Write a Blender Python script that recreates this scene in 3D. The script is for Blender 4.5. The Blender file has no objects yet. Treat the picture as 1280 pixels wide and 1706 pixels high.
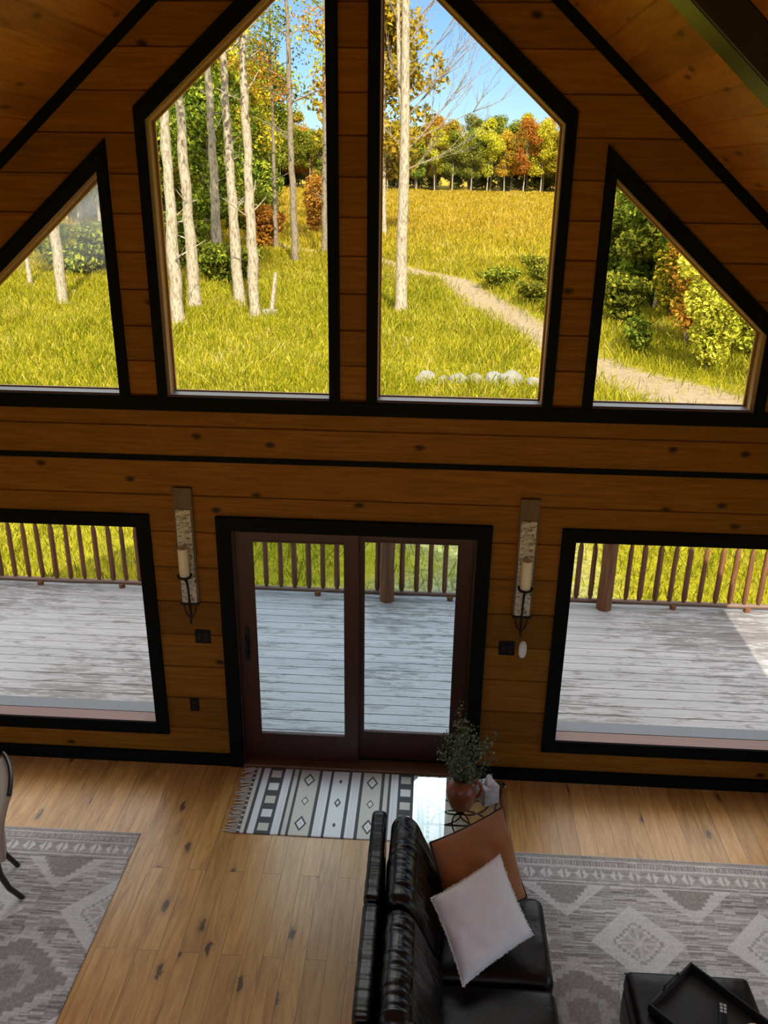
import bpy, bmesh, math, random
import numpy as np
from mathutils import Vector, Matrix, noise as mnoise
PI = math.pi
random.seed(7)
rng = np.random.default_rng(11)
S = bpy.context.scene
C = S.collection

# ------------------------------------------------------------------ camera
FPX = 1411.8
cam_d = bpy.data.cameras.new('camera')
cam = bpy.data.objects.new('camera', cam_d)
C.objects.link(cam)
cam_d.sensor_fit = 'VERTICAL'
cam_d.sensor_height = 24.0
cam_d.sensor_width = 18.0
cam_d.lens = FPX * 24.0 / 1706.0
cam_d.clip_start = 0.05
cam_d.clip_end = 2000
YAW, PIT, ROL = 0.0537, -0.3815, 0.014
fwd = Vector((-math.sin(YAW) * math.cos(PIT), math.cos(YAW) * math.cos(PIT), math.sin(PIT)))
right = Vector((math.cos(YAW), math.sin(YAW), 0))
up = right.cross(fwd)
cr = right * math.cos(ROL) + up * math.sin(ROL)
cu = -right * math.sin(ROL) + up * math.cos(ROL)
M = Matrix((cr, cu, -fwd)).transposed().to_4x4()
M.translation = Vector((0.507, -5.441, 4.394))
cam.matrix_world = M
S.camera = cam

# ------------------------------------------------------------------ light and exposure
S.view_settings.view_transform = 'Standard'
S.view_settings.look = 'None'
S.view_settings.gamma = 1.0
S.view_settings.use_curve_mapping = False
S.view_settings.exposure = 0.0
SUN_STRENGTH = 13.5
SKY_STRENGTH = 0.135
FILL_CLOUD = (5.7, 5.6, 5.5)       # bright high cloud added to light room and deck, above what the windows show
SUN_TO = Vector((0.29, -1.10, 1.0)).normalized()     # towards the sun: behind the house, slightly right
world = bpy.data.worlds.new('sky')
S.world = world
world.use_nodes = True
wn = world.node_tree
for n in list(wn.nodes): wn.nodes.remove(n)
wo = wn.nodes.new('ShaderNodeOutputWorld')
wb = wn.nodes.new('ShaderNodeBackground')
ws = wn.nodes.new('ShaderNodeTexSky')
ws.sky_type = 'NISHITA'
ws.sun_disc = False
ws.sun_elevation = math.asin(SUN_TO.z)
ws.sun_rotation = math.atan2(SUN_TO.x, SUN_TO.y)
ws.air_density = 1.0
ws.dust_density = 0.3
ws.ozone_density = 2.5
wb.inputs['Strength'].default_value = SKY_STRENGTH
w_tint = wn.nodes.new('ShaderNodeMix'); w_tint.data_type = 'RGBA'; w_tint.blend_type = 'MULTIPLY'
w_tint.inputs[0].default_value = 1.0; w_tint.inputs[7].default_value = (0.72, 0.90, 1.20, 1)
wn.links.new(ws.outputs[0], w_tint.inputs[6]); wn.links.new(w_tint.outputs[2], wb.inputs[0])
def wnode(t, **k):
    n = wn.nodes.new(t)
    for a, v in k.items(): setattr(n, a, v)
    return n
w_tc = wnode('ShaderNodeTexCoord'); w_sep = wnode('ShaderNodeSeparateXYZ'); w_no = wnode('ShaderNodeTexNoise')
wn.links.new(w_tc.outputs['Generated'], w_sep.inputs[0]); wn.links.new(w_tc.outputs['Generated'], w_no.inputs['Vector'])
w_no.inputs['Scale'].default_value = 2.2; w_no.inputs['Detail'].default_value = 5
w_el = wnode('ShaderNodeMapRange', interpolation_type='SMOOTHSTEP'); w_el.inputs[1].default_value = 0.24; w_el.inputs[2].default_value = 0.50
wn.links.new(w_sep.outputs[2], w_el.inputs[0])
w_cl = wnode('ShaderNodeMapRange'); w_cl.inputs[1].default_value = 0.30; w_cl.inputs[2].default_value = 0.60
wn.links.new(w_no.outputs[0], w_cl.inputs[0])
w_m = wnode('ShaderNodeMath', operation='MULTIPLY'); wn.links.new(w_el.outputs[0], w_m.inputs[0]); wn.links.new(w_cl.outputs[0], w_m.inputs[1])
w_b2 = wnode('ShaderNodeBackground'); w_b2.inputs[0].default_value = (FILL_CLOUD[0] / 2, FILL_CLOUD[1] / 2, FILL_CLOUD[2] / 2, 1); w_b2.inputs[1].default_value = 2.0
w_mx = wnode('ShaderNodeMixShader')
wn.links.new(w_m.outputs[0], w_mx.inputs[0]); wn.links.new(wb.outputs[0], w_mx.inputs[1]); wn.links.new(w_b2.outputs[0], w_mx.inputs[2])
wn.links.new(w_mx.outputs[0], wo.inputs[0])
sun_d = bpy.data.lights.new('sun', 'SUN')
sun_d.energy = SUN_STRENGTH
sun_d.angle = math.radians(0.6)
sun_d.color = (1.0, 0.93, 0.80)
sun = bpy.data.objects.new('sun', sun_d)
C.objects.link(sun)
sun.rotation_euler = SUN_TO.to_track_quat('Z', 'Y').to_euler()
cy = S.cycles
cy.use_denoising = True
try: cy.denoiser = 'OPENIMAGEDENOISE'
except Exception: pass
cy.max_bounces = 10
cy.diffuse_bounces = 6
cy.glossy_bounces = 4
cy.transmission_bounces = 6
cy.transparent_max_bounces = 16
cy.sample_clamp_indirect = 6.0
cy.caustics_reflective = False
cy.caustics_refractive = False
cy.use_fast_gi = False

def portal(name, x, z, w, h):
    d = bpy.data.lights.new(name, 'AREA')
    d.shape = 'RECTANGLE'; d.size = w; d.size_y = h
    d.cycles.is_portal = True
    o = bpy.data.objects.new(name, d)
    C.objects.link(o)
    o.location = (x, 0.2, z)
    o.rotation_euler = (PI / 2 * -1, 0, 0)     # -Z of the lamp looks into the room (-Y)
    return o
portal('sky_portal_windows', 0, 4.2, 5.3, 2.6)
portal('sky_portal_lower_left', -2.47, 1.2, 1.85, 1.66)
portal('sky_portal_lower_right', 2.47, 1.2, 1.85, 1.66)
portal('sky_portal_door', 0, 1.1, 1.6, 1.75)
pb = portal('sky_portal_back', 0, 2.6, 6.8, 4.6)
for sg in (-1, 1):
    for ya, yb in ((-8.6, -5.2), (-4.3, -1.1)):
        ps = portal('sky_portal_side', sg * 4.10, 1.375, yb - ya, 1.85)
        ps.location.y = (ya + yb) / 2; ps.rotation_euler = (PI / 2, 0, sg * PI / 2)
pb.location.y = -9.62; pb.rotation_euler = (PI / 2, 0, 0)      # looks towards +Y, into the room

# ------------------------------------------------------------------ node helper
def lin(c):
    r = []
    for v in c:
        v = v / 255.0
        r.append(v / 12.92 if v <= 0.04045 else ((v + 0.055) / 1.055) ** 2.4)
    return tuple(r)
class NT:
    def __init__(self, name):
        self.m = bpy.data.materials.new(name)
        self.m.use_nodes = True
        self.t = self.m.node_tree
        for n in list(self.t.nodes): self.t.nodes.remove(n)
        self.out = self.t.nodes.new('ShaderNodeOutputMaterial')
    def n(self, typ, ins=None, **at):
        k = self.t.nodes.new(typ)
        for a, v in at.items(): setattr(k, a, v)
        for a, v in (ins or {}).items():
            s = k.inputs[a]
            if isinstance(v, bpy.types.NodeSocket): self.t.links.new(v, s)
            elif v is not None:
                if isinstance(v, tuple) and len(v) == 3 and s.type == 'RGBA': v = v + (1,)
                s.default_value = v
        return k
    def obj(self): return self.n('ShaderNodeTexCoord').outputs['Object']
    def gen(self): return self.n('ShaderNodeTexCoord').outputs['Generated']
    def map(self, v, scale=(1, 1, 1), loc=(0, 0, 0), rot=(0, 0, 0)):
        return self.n('ShaderNodeMapping', {'Vector': v, 'Scale': scale, 'Location': loc, 'Rotation': rot}).outputs[0]
    def noise(self, v, scale=5, detail=4, rough=0.55, dist=0.0):
        k = self.n('ShaderNodeTexNoise', {'Vector': v, 'Scale': scale, 'Detail': detail, 'Roughness': rough, 'Distortion': dist})
        return k.outputs[0]
    def voro(self, v, scale=5, out='Distance', feat='F1', rand=1.0):
        k = self.n('ShaderNodeTexVoronoi', {'Vector': v, 'Scale': scale, 'Randomness': rand}, feature=feat)
        return k.outputs[out]
    def math(self, op, a, b=0.0, c=0.0, clamp=False):
        return self.n('ShaderNodeMath', {0: a, 1: b, 2: c}, operation=op, use_clamp=clamp).outputs[0]
    def mix(self, f, a, b, typ='MIX'):
        k = self.n('ShaderNodeMix', None, data_type='RGBA', blend_type=typ)
        for i, v in ((0, f), (6, a), (7, b)):
            s = k.inputs[i]
            if isinstance(v, bpy.types.NodeSocket): self.t.links.new(v, s)
            else: s.default_value = (v + (1,)) if isinstance(v, tuple) else v
        return k.outputs[2]
    def ramp(self, f, stops, interp='LINEAR'):
        k = self.n('ShaderNodeValToRGB', {'Fac': f})
        e = k.color_ramp.elements
        k.color_ramp.interpolation = interp
        while len(e) < len(stops): e.new(0.5)
        for i, (p, c) in enumerate(stops):
            e[i].position = p
            e[i].color = (c, c, c, 1) if not isinstance(c, tuple) else (c + (1,))
        return k.outputs[0]
    def sep(self, v):
        k = self.n('ShaderNodeSeparateXYZ', {0: v}); return k.outputs
    def comb(self, x, y, z): return self.n('ShaderNodeCombineXYZ', {0: x, 1: y, 2: z}).outputs[0]
    def bump(self, h, strength=0.3, dist=0.01, normal=None):
        return self.n('ShaderNodeBump', {'Height': h, 'Strength': strength, 'Distance': dist, 'Normal': normal}).outputs[0]
    def bsdf(self, color, rough=0.5, normal=None, spec=0.5, metal=0.0, **kw):
        k = self.n('ShaderNodeBsdfPrincipled', {'Base Color': color, 'Roughness': rough, 'Metallic': metal, 'Specular IOR Level': spec, 'Normal': normal})
        for a, v in kw.items():
            s = k.inputs[a.replace('_', ' ')]
            if isinstance(v, bpy.types.NodeSocket): self.t.links.new(v, s)
            else: s.default_value = v
        self.t.links.new(k.outputs[0], self.out.inputs[0])
        return self.m
    def end(self, sh):
        self.t.links.new(sh, self.out.inputs[0]); return self.m

# ------------------------------------------------------------------ materials
OUT = 0.40          # overall reflectance level of plants and soil outside
def dim(stops, k): return [(p, tuple(v * k for v in c) if isinstance(c, tuple) else c) for p, c in stops]
def plain(name, col, rough=0.5, metal=0.0, var=0.12, scale=30, spec=0.5, bump=0.0):
    t = NT(name)
    o = t.obj()
    n = t.noise(o, scale, 4)
    c = t.mix(n, tuple(x * (1 - var) for x in col), tuple(min(1, x * (1 + var)) for x in col))
    nm = t.bump(n, bump, 0.01) if bump else None
    return t.bsdf(c, rough, nm, spec, metal)

def log_wall():
    t = NT('stained_pine_boards')
    o = t.obj()
    x, y, z = t.sep(o)
    low = t.math('FLOOR', t.math('DIVIDE', t.math('SUBTRACT', z, 0.0545), 0.2785))
    high = t.math('ADD', t.math('FLOOR', t.math('DIVIDE', t.math('SUBTRACT', z, 2.994), 0.2286)), 50.0)
    sel = t.math('GREATER_THAN', z, 2.79)
    bid = t.math('ADD', t.math('MULTIPLY', sel, high), t.math('MULTIPLY', t.math('SUBTRACT', 1.0, sel), low))
    w = t.n('ShaderNodeTexWhiteNoise', {'W': bid}, noise_dimensions='1D').outputs[0]
    off = t.math('MULTIPLY', w, 37.0)
    v = t.comb(t.math('ADD', x, off), y, z)
    g1 = t.noise(t.map(v, (0.9, 4, 14)), 3.0, 6, 0.6, 0.6)
    g2 = t.noise(t.map(v, (2.2, 8, 70)), 3.0, 4, 0.6, 0.2)
    base = t.ramp(g1, [(0.25, (0.155, 0.060, 0.0055)), (0.5, (0.235, 0.099, 0.0095)), (0.75, (0.310, 0.142, 0.0155))])
    base = t.mix(t.math('MULTIPLY', g2, 0.30), base, (0.085, 0.029, 0.003))
    tone = t.ramp(w, [(0, (0.80, 0.80, 0.80)), (1, (1.2, 1.15, 1.1))])
    base = t.mix(1.0, base, tone, 'MULTIPLY')
    kv = t.comb(t.math('MULTIPLY', t.math('ADD', x, off), 1.9), t.math('MULTIPLY', z, 3.2), 0.0)
    kd = t.n('ShaderNodeTexVoronoi', {'Vector': kv, 'Scale': 1.0, 'Randomness': 1.0}, feature='F1', voronoi_dimensions='2D')
    rnd = t.sep(kd.outputs['Color'])[0]
    act = t.math('GREATER_THAN', rnd, 0.55)
    wob = t.noise(t.map(v, (8, 4, 20)), 2.0, 2)
    dd = t.math('ADD', kd.outputs['Distance'], t.math('MULTIPLY', t.math('SUBTRACT', wob, 0.5), 0.05))
    k = t.math('MULTIPLY', t.ramp(dd, [(0.035, 1.0), (0.05, 0.75), (0.058, 0.35), (0.068, 0.6), (0.085, 0.0)]), act)
    base = t.mix(t.math('MULTIPLY', k, 0.9), base, (0.018, 0.007, 0.003))
    nm = t.bump(t.math('ADD', g2, t.math('MULTIPLY', k, -0.4)), 0.12, 0.004)
    return t.bsdf(base, 0.5, nm, 0.13)

def pine(name, lo, hi, axis='y', rough=0.45):
    t = NT(name)
    o = t.obj()
    sc = {'x': (0.7, 12, 12), 'y': (12, 0.7, 12), 'z': (12, 12, 0.7)}[axis]
    g = t.noise(t.map(o, sc), 3.0, 5, 0.6, 0.4)
    c = t.ramp(g, [(0.3, lo), (0.7, hi)])
    return t.bsdf(c, rough, t.bump(g, 0.1, 0.003), 0.4)

def ceiling_mat():
    t = NT('stained_pine_ceiling_boards')
    o = t.obj(); x, y, z = t.sep(o)
    pid = t.math('FLOOR', t.math('DIVIDE', t.math('SUBTRACT', x, 0.008), 0.128))
    w = t.n('ShaderNodeTexWhiteNoise', {'W': pid}, noise_dimensions='1D').outputs[0]
    v = t.comb(x, t.math('ADD', y, t.math('MULTIPLY', w, 31.0)), z)
    g1 = t.noise(t.map(v, (12, 0.9, 4)), 3.0, 6, 0.6, 0.6)
    base = t.ramp(g1, [(0.25, (0.26, 0.090, 0.008)), (0.5, (0.38, 0.15, 0.016)), (0.75, (0.48, 0.205, 0.027))])
    base = t.mix(1.0, base, t.ramp(w, [(0, (0.78, 0.78, 0.78)), (1, (1.2, 1.15, 1.1))]), 'MULTIPLY')
    kd = t.n('ShaderNodeTexVoronoi', {'Vector': t.map(v, (7, 2.0, 0)), 'Scale': 1.0}, feature='F1', voronoi_dimensions='2D')
    act = t.math('GREATER_THAN', t.sep(kd.outputs['Color'])[0], 0.6)
    k = t.math('MULTIPLY', t.ramp(kd.outputs['Distance'], [(0.05, 1.0), (0.13, 0.0)]), act)
    base = t.mix(t.math('MULTIPLY', k, 0.75), base, (0.06, 0.02, 0.006))
    return t.bsdf(base, 0.45, t.bump(g1, 0.1, 0.003), 0.25)

def floor_mat():
    t = NT('knotty_plank_floor')
    o = t.obj()
    rv = t.map(o, (1, 1, 1), (0, 0, 0), (0, 0, PI / 2))
    br = t.n('ShaderNodeTexBrick', {'Vector': rv, 'Color1': (0, 0, 0, 1), 'Color2': (1, 1, 1, 1), 'Mortar': (0.5, 0.5, 0.5, 1), 'Scale': 1.0,
                                     'Mortar Size': 0.0011, 'Mortar Smooth': 0.1, 'Bias': 0.0, 'Brick Width': 1.75, 'Row Height': 0.128},
             offset=0.37, offset_frequency=2, squash=1.0)
    rnd = t.sep(br.outputs[0])[0]
    x, y, z = t.sep(o)
    v = t.comb(t.math('ADD', x, t.math('MULTIPLY', rnd, 9.0)), t.math('ADD', y, t.math('MULTIPLY', rnd, 41.0)), z)
    g1 = t.noise(t.map(v, (9, 0.9, 1)), 2.2, 7, 0.66, 1.4)
    g2 = t.noise(t.map(v, (60, 2.4, 1)), 2.5, 4, 0.6, 0.2)
    big = t.noise(t.map(o, (1, 0.5, 1)), 0.9, 3)
    base = t.ramp(g1, [(0.22, (0.20, 0.078, 0.016)), (0.42, (0.43, 0.205, 0.048)), (0.58, (0.58, 0.315, 0.085)), (0.8, (0.70, 0.43, 0.14))])
    base = t.mix(t.math('MULTIPLY', g2, 0.35), base, (0.36, 0.20, 0.08))
    base = t.mix(1.0, base, t.ramp(rnd, [(0, (0.84, 0.83, 0.82)), (0.5, (1, 1, 1)), (1, (1.10, 1.08, 1.06))]), 'MULTIPLY')
    base = t.mix(t.ramp(big, [(0.4, 0.0), (0.65, 0.35)]), base, (0.58, 0.32, 0.14))
    kd = t.n('ShaderNodeTexVoronoi', {'Vector': t.map(v, (5.2, 1.9, 0)), 'Scale': 1.0}, feature='F1', voronoi_dimensions='2D')
    act = t.math('GREATER_THAN', t.sep(kd.outputs['Color'])[1], 0.66)
    wob = t.noise(t.map(v, (22, 10, 1)), 2.0, 3)
    dd = t.math('ADD', kd.outputs['Distance'], t.math('MULTIPLY', t.math('SUBTRACT', wob, 0.5), 0.24))
    k = t.math('MULTIPLY', t.ramp(dd, [(0.05, 1.0), (0.085, 0.75), (0.10, 0.3), (0.22, 0.0)]), act)
    base = t.mix(t.math('MULTIPLY', k, 0.9), base, (0.05, 0.026, 0.018))
    base = t.mix(br.outputs['Fac'], base, (0.03, 0.014, 0.006))
    r = t.ramp(g1, [(0.2, 0.40), (0.8, 0.28)])
    h = t.math('SUBTRACT', t.math('MULTIPLY', g2, 0.25), br.outputs['Fac'])
    return t.bsdf(base, r, t.bump(h, 0.2, 0.003), 0.33)

def deck_mat():
    t = NT('weathered_deck_boards')
    o = t.obj()
    x, y, z = t.sep(o)
    pid = t.math('FLOOR', t.math('DIVIDE', y, 0.145))
    w = t.n('ShaderNodeTexWhiteNoise', {'W': pid}, noise_dimensions='1D').outputs[0]
    v = t.comb(t.math('ADD', x, t.math('MULTIPLY', w, 23.0)), y, z)
    g = t.noise(t.map(v, (1.2, 16, 1)), 3.0, 6, 0.65, 0.5)
    peel = t.noise(t.map(v, (1.6, 7.0, 1)), 2.6, 8, 0.72, 0.4)
    patch = t.noise(t.map(o, (0.5, 0.5, 1)), 1.1, 3)
    c = t.ramp(g, [(0.3, (0.165, 0.158, 0.158)), (0.7, (0.225, 0.216, 0.216))])
    th = t.math('ADD', peel, t.math('MULTIPLY', t.math('SUBTRACT', patch, 0.5), 0.55))
    pf = t.ramp(th, [(0.50, 0.0), (0.57, 0.7), (0.72, 0.95)])
    c = t.mix(pf, c, (0.075, 0.062, 0.056))
    c = t.mix(1.0, c, t.ramp(w, [(0, (0.86, 0.86, 0.88)), (1, (1.05, 1.05, 1.05))]), 'MULTIPLY')
    return t.bsdf(c, 0.6, t.bump(peel, 0.3, 0.003), 0.35)

def leather(name='black_leather'):
    t = NT(name)
    o = t.obj()
    cr_ = t.noise(t.map(o, (2.5, 20, 3)), 1.0, 1.5, 0.4, 0.7)
    fine = t.voro(o, 260)
    big = t.noise(o, 5.0, 3)
    c = t.ramp(big, [(0.3, (0.0045, 0.0035, 0.0025)), (0.7, (0.013, 0.0085, 0.004))])
    n1 = t.bump(fine, 0.08, 0.002)
    nm = t.bump(cr_, 0.28, 0.02, n1)
    return t.bsdf(c, t.ramp(big, [(0.3, 0.25), (0.7, 0.33)]), nm, 0.45)

def leather_smooth():
    t = NT('smooth_black_leather')
    o = t.obj()
    big = t.noise(o, 7.0, 3)
    c = t.ramp(big, [(0.3, (0.0045, 0.0035, 0.0025)), (0.7, (0.012, 0.008, 0.004))])
    nm = t.bump(big, 0.35, 0.02, t.bump(t.voro(o, 260), 0.08, 0.002))
    return t.bsdf(c, 0.36, nm, 0.22)

def fabric(name, col, scale=350, rough=0.9, sheen=0.3, var=0.18):
    t = NT(name)
    o = t.obj()
    n = t.noise(o, scale, 2)
    b = t.noise(o, 6, 3)
    c = t.mix(n, tuple(v * (1 - var) for v in col), tuple(min(1, v * (1 + var)) for v in col))
    c = t.mix(t.math('MULTIPLY', b, 0.3), c, tuple(v * 0.8 for v in col))
    return t.bsdf(c, rough, t.bump(t.math('ADD', n, t.math('MULTIPLY', b, 2.0)), 0.35, 0.006), 0.2, Sheen_Weight=sheen)

def attr_cloth(name, rough=0.95):
    t = NT(name)
    a = t.n('ShaderNodeVertexColor', None, layer_name='Col').outputs[0]
    o = t.obj()
    st = t.noise(t.map(o, (9, 260, 1)), 1.0, 3, 0.6)
    n = t.noise(o, 420, 2)
    c = t.mix(t.math('MULTIPLY', st, 0.5), a, (0.24, 0.225, 0.215))
    c = t.mix(t.math('MULTIPLY', n, 0.3), c, (0.32, 0.30, 0.29))
    return t.bsdf(c, rough, t.bump(n, 0.3, 0.003), 0.15)

def kilim_mat():
    t = NT('woven_kilim')
    a = t.n('ShaderNodeVertexColor', None, layer_name='Col').outputs[0]
    o = t.obj()
    n = t.noise(t.map(o, (200, 420, 1)), 1.0, 2)
    c = t.mix(t.math('MULTIPLY', n, 0.30), a, (0.45, 0.44, 0.42))
    return t.bsdf(c, 0.9, t.bump(n, 0.4, 0.003), 0.2)

def glass_pane(name='window_glass', smear=0.0, tint=(0.96, 0.975, 0.97)):
    t = NT(name)
    tr = t.n('ShaderNodeBsdfTransparent', {'Color': tint + (1,)}).outputs[0]
    gl = t.n('ShaderNodeBsdfGlossy', {'Color': (1, 1, 1), 'Roughness': 0.01}).outputs[0]
    fr = t.n('ShaderNodeLayerWeight', {'Blend': 0.12}).outputs['Fresnel']
    f = t.math('MULTIPLY', fr, 0.7)
    s = t.n('ShaderNodeMixShader', {0: f, 1: tr, 2: gl}).outputs[0]
    if smear:
        o = t.obj()
        n = t.noise(t.map(o, (0.8, 1, 1.6)), 1.4, 4, 0.6)
        df = t.n('ShaderNodeBsdfTranslucent', {'Color': (0.9, 0.9, 0.88)}).outputs[0]
        s = t.n('ShaderNodeMixShader', {0: t.math('MULTIPLY', t.math('MULTIPLY', t.ramp(n, [(0.30, 0.35), (0.75, 1.0)]), t.n('ShaderNodeMapRange', {0: t.sep(o)[2], 1: 3.75, 2: 4.2}).outputs[0]), smear), 1: s, 2: df}).outputs[0]
    return t.end(s)

def table_glass():
    t = NT('table_glass')
    tr = t.n('ShaderNodeBsdfTransparent', {'Color': (0.97, 0.975, 0.96)}).outputs[0]
    gl = t.n('ShaderNodeBsdfGlossy', {'Color': (1, 1, 1), 'Roughness': 0.005}).outputs[0]
    fr = t.n('ShaderNodeLayerWeight', {'Blend': 0.225}).outputs['Fresnel']
    return t.end(t.n('ShaderNodeMixShader', {0: fr, 1: tr, 2: gl}).outputs[0])

def leaves(name, stops, hue_var=True, trans=0.4, k=0.56):
    t = NT(name)
    g = t.n('ShaderNodeNewGeometry')
    r = g.outputs['Random Per Island']
    oi = t.n('ShaderNodeObjectInfo').outputs['Random']
    o = t.obj()
    n = t.noise(o, 0.55, 2)
    f = t.math('ADD', t.math('MULTIPLY', r, 0.45), t.math('MULTIPLY', n, 0.55))
    c = t.ramp(f, dim(stops, k))
    if hue_var:
        c = t.n('ShaderNodeHueSaturation', {'Hue': t.math('ADD', 0.475, t.math('MULTIPLY', oi, 0.05)), 'Saturation': 1.0,
                                            'Value': t.math('ADD', 0.8, t.math('MULTIPLY', oi, 0.4)), 'Color': c}).outputs[0]
    d = t.n('ShaderNodeBsdfDiffuse', {'Color': c}).outputs[0]
    tl = t.n('ShaderNodeBsdfTranslucent', {'Color': c}).outputs[0]
    return t.end(t.n('ShaderNodeMixShader', {0: trans, 1: d, 2: tl}).outputs[0])

def bark(name, lo, hi):
    t = NT(name)
    o = t.obj()
    n = t.noise(t.map(o, (5, 5, 1.6)), 3, 6, 0.7, 0.5)
    m = t.noise(o, 1.3, 3)
    c = t.ramp(n, dim([(0.36, lo), (0.54, hi)], OUT))
    c = t.mix(t.ramp(m, [(0.5, 0.0), (0.75, 0.4)]), c, (0.14, 0.12, 0.08))
    return t.bsdf(c, 0.9, t.bump(n, 0.6, 0.03), 0.1)

def ground_mat():
    t = NT('meadow_soil')
    o = t.obj()
    a = t.n('ShaderNodeVertexColor', None, layer_name='Col').outputs[0]
    p = t.sep(a)[0]
    n1 = t.noise(t.map(o, (1, 0.45, 1)), 0.35, 6, 0.65)
    n2 = t.noise(o, 4.5, 6, 0.75)
    n3 = t.noise(t.map(o, (1, 0.25, 1)), 0.12, 4)
    x, y, z = t.sep(o)
    mead = t.ramp(n2, dim([(0.28, (0.21, 0.20, 0.010)), (0.48, (0.46, 0.40, 0.014)), (0.66, (0.66, 0.54, 0.022)), (0.82, (0.78, 0.64, 0.12))], OUT))
    far = t.ramp(n1, dim([(0.3, (0.38, 0.27, 0.014)), (0.5, (0.62, 0.38, 0.025)), (0.7, (0.72, 0.46, 0.10))], OUT))
    ff = t.n('ShaderNodeMapRange', {0: y, 1: 35.0, 2: 75.0}).outputs[0]
    c = t.mix(t.math('MULTIPLY', ff, 0.8), mead, far)
    c = t.mix(t.ramp(n3, [(0.5, 0.0), (0.7, 0.4)]), c, (0.10, 0.11, 0.01))
    dirt = t.ramp(n2, [(0.3, (0.17, 0.120, 0.066)), (0.7, (0.27, 0.205, 0.125))])
    c = t.mix(p, c, dirt)
    gravel = t.ramp(t.noise(o, 9, 5, 0.8), [(0.35, (0.05, 0.055, 0.045)), (0.5, (0.14, 0.15, 0.13)), (0.65, (0.24, 0.25, 0.25))])
    c = t.mix(t.sep(a)[1], c, gravel)
    return t.bsdf(c, 0.95, t.bump(n2, 0.8, 0.15), 0.05)

def rock_mat():
    return plain('fieldstone', (0.13, 0.12, 0.09), 0.9, 0, 0.3, 8, 0.2, 0.6)

MAT = {}
MAT['wall'] = log_wall()
MAT['ceiling'] = ceiling_mat()
MAT['floor'] = floor_mat()
MAT['plainwall'] = pine('stained_pine_side_wall', (0.30, 0.11, 0.018), (0.48, 0.19, 0.035), 'y')
MAT['black'] = plain('black_stained_trim', (0.0030, 0.0040, 0.0034), 0.65, 0, 0.3, 20, 0.08)
MAT['beam'] = pine('dark_stained_beam', (0.006, 0.005, 0.003), (0.011, 0.009, 0.006), 'x', 0.30)
MAT['jamb'] = pine('golden_pine_jamb', (0.26, 0.125, 0.024), (0.36, 0.19, 0.042), 'z')
MAT['cherry'] = pine('red_stained_door_wood', (0.030, 0.0065, 0.0035), (0.052, 0.012, 0.006), 'z', 0.4)
MAT['redsill'] = pine('red_stained_sill', (0.13, 0.042, 0.026), (0.18, 0.064, 0.040), 'x', 0.45)
MAT['sillgrey'] = plain('grey_aluminium_sill', (0.13, 0.125, 0.125), 0.45, 0.1, 0.1, 12)
MAT['deckgrey'] = plain('grey_flashing', (0.060, 0.063, 0.072), 0.5, 0.2, 0.1, 12)
MAT['threshold'] = pine('oak_threshold', (0.11, 0.052, 0.020), (0.17, 0.08, 0.032), 'x', 0.4)
MAT['glass'] = glass_pane()
MAT['glass_door'] = glass_pane('door_glass', 0.0, (0.84, 0.95, 1.0))
MAT['glass_hazy'] = glass_pane('window_glass_hazy', 0.28)
MAT['tglass'] = table_glass()
MAT['deck'] = deck_mat()
MAT['railwood'] = pine('peeled_log', (0.055, 0.019, 0.006), (0.160, 0.060, 0.018), 'z', 0.6)
MAT['railwood_h'] = pine('peeled_log_rail', (0.065, 0.032, 0.018), (0.115, 0.062, 0.037), 'x', 0.6)
MAT['leather'] = leather()
MAT['leather2'] = leather_smooth()
MAT['brownvelvet'] = fabric('brown_velvet', (0.38, 0.155, 0.050), 120, 0.8, 0.2)
MAT['piping'] = fabric('dark_piping', (0.03, 0.015, 0.008), 200)
MAT['cream'] = fabric('cream_linen', (0.90, 0.90, 0.86), 300, var=0.06)
MAT['chairlinen'] = fabric('beige_linen', (0.42, 0.36, 0.27), 300)
MAT['chairwood'] = plain('espresso_wood', (0.018, 0.012, 0.009), 0.3, 0, 0.3, 14)
MAT['iron'] = plain('black_iron', (0.012, 0.012, 0.013), 0.4, 0.6, 0.2, 40)
MAT['wax'] = plain('ivory_wax', (0.80, 0.74, 0.58), 0.5, 0, 0.06, 12)
MAT['plate'] = plain('dark_bronze_plate', (0.005, 0.005, 0.005), 0.5, 0, 0.2, 30, 0.15)
MAT['switch'] = plain('dark_switch', (0.008, 0.008, 0.008), 0.35, 0, 0.1, 30, 0.25)
MAT['white'] = plain('white_plastic', (0.80, 0.80, 0.76), 0.35, 0, 0.03, 20)
MAT['tray'] = plain('black_painted_tray', (0.010, 0.010, 0.009), 0.45, 0, 0.3, 16)
MAT['terracotta'] = plain('brown_glazed_clay', (0.32, 0.115, 0.050), 0.28, 0, 0.25, 9)
MAT['palewood'] = pine('pale_wood', (0.62, 0.44, 0.27), (0.72, 0.54, 0.36), 'x')
MAT['rug'] = attr_cloth('distressed_wool_rug')
MAT['kilim'] = kilim_mat()
MAT['fringe'] = fabric('cotton_fringe', (0.62, 0.58, 0.50), 200)
MAT['ground'] = ground_mat()
MAT['rock'] = rock_mat()
MAT['bark'] = bark('pale_bark', (0.27, 0.19, 0.11), (0.74, 0.60, 0.41))
MAT['barkdark'] = bark('brown_bark', (0.17, 0.12, 0.08), (0.44, 0.34, 0.22))
MAT['stem'] = plain('green_stem', (0.09, 0.12, 0.05), 0.6)
MAT['eucalyptus'] = leaves('eucalyptus_leaves', [(0.3, (0.10, 0.14, 0.07)), (0.55, (0.20, 0.25, 0.15)), (0.75, (0.44, 0.46, 0.36))], False, 0.2, 1.0)
G = lambda *a: tuple(a)
MAT['leaf_green'] = leaves('green_leaves', [(0.30, (0.07, 0.10, 0.012)), (0.5, (0.22, 0.26, 0.024)), (0.68, (0.56, 0.52, 0.05))])
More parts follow.
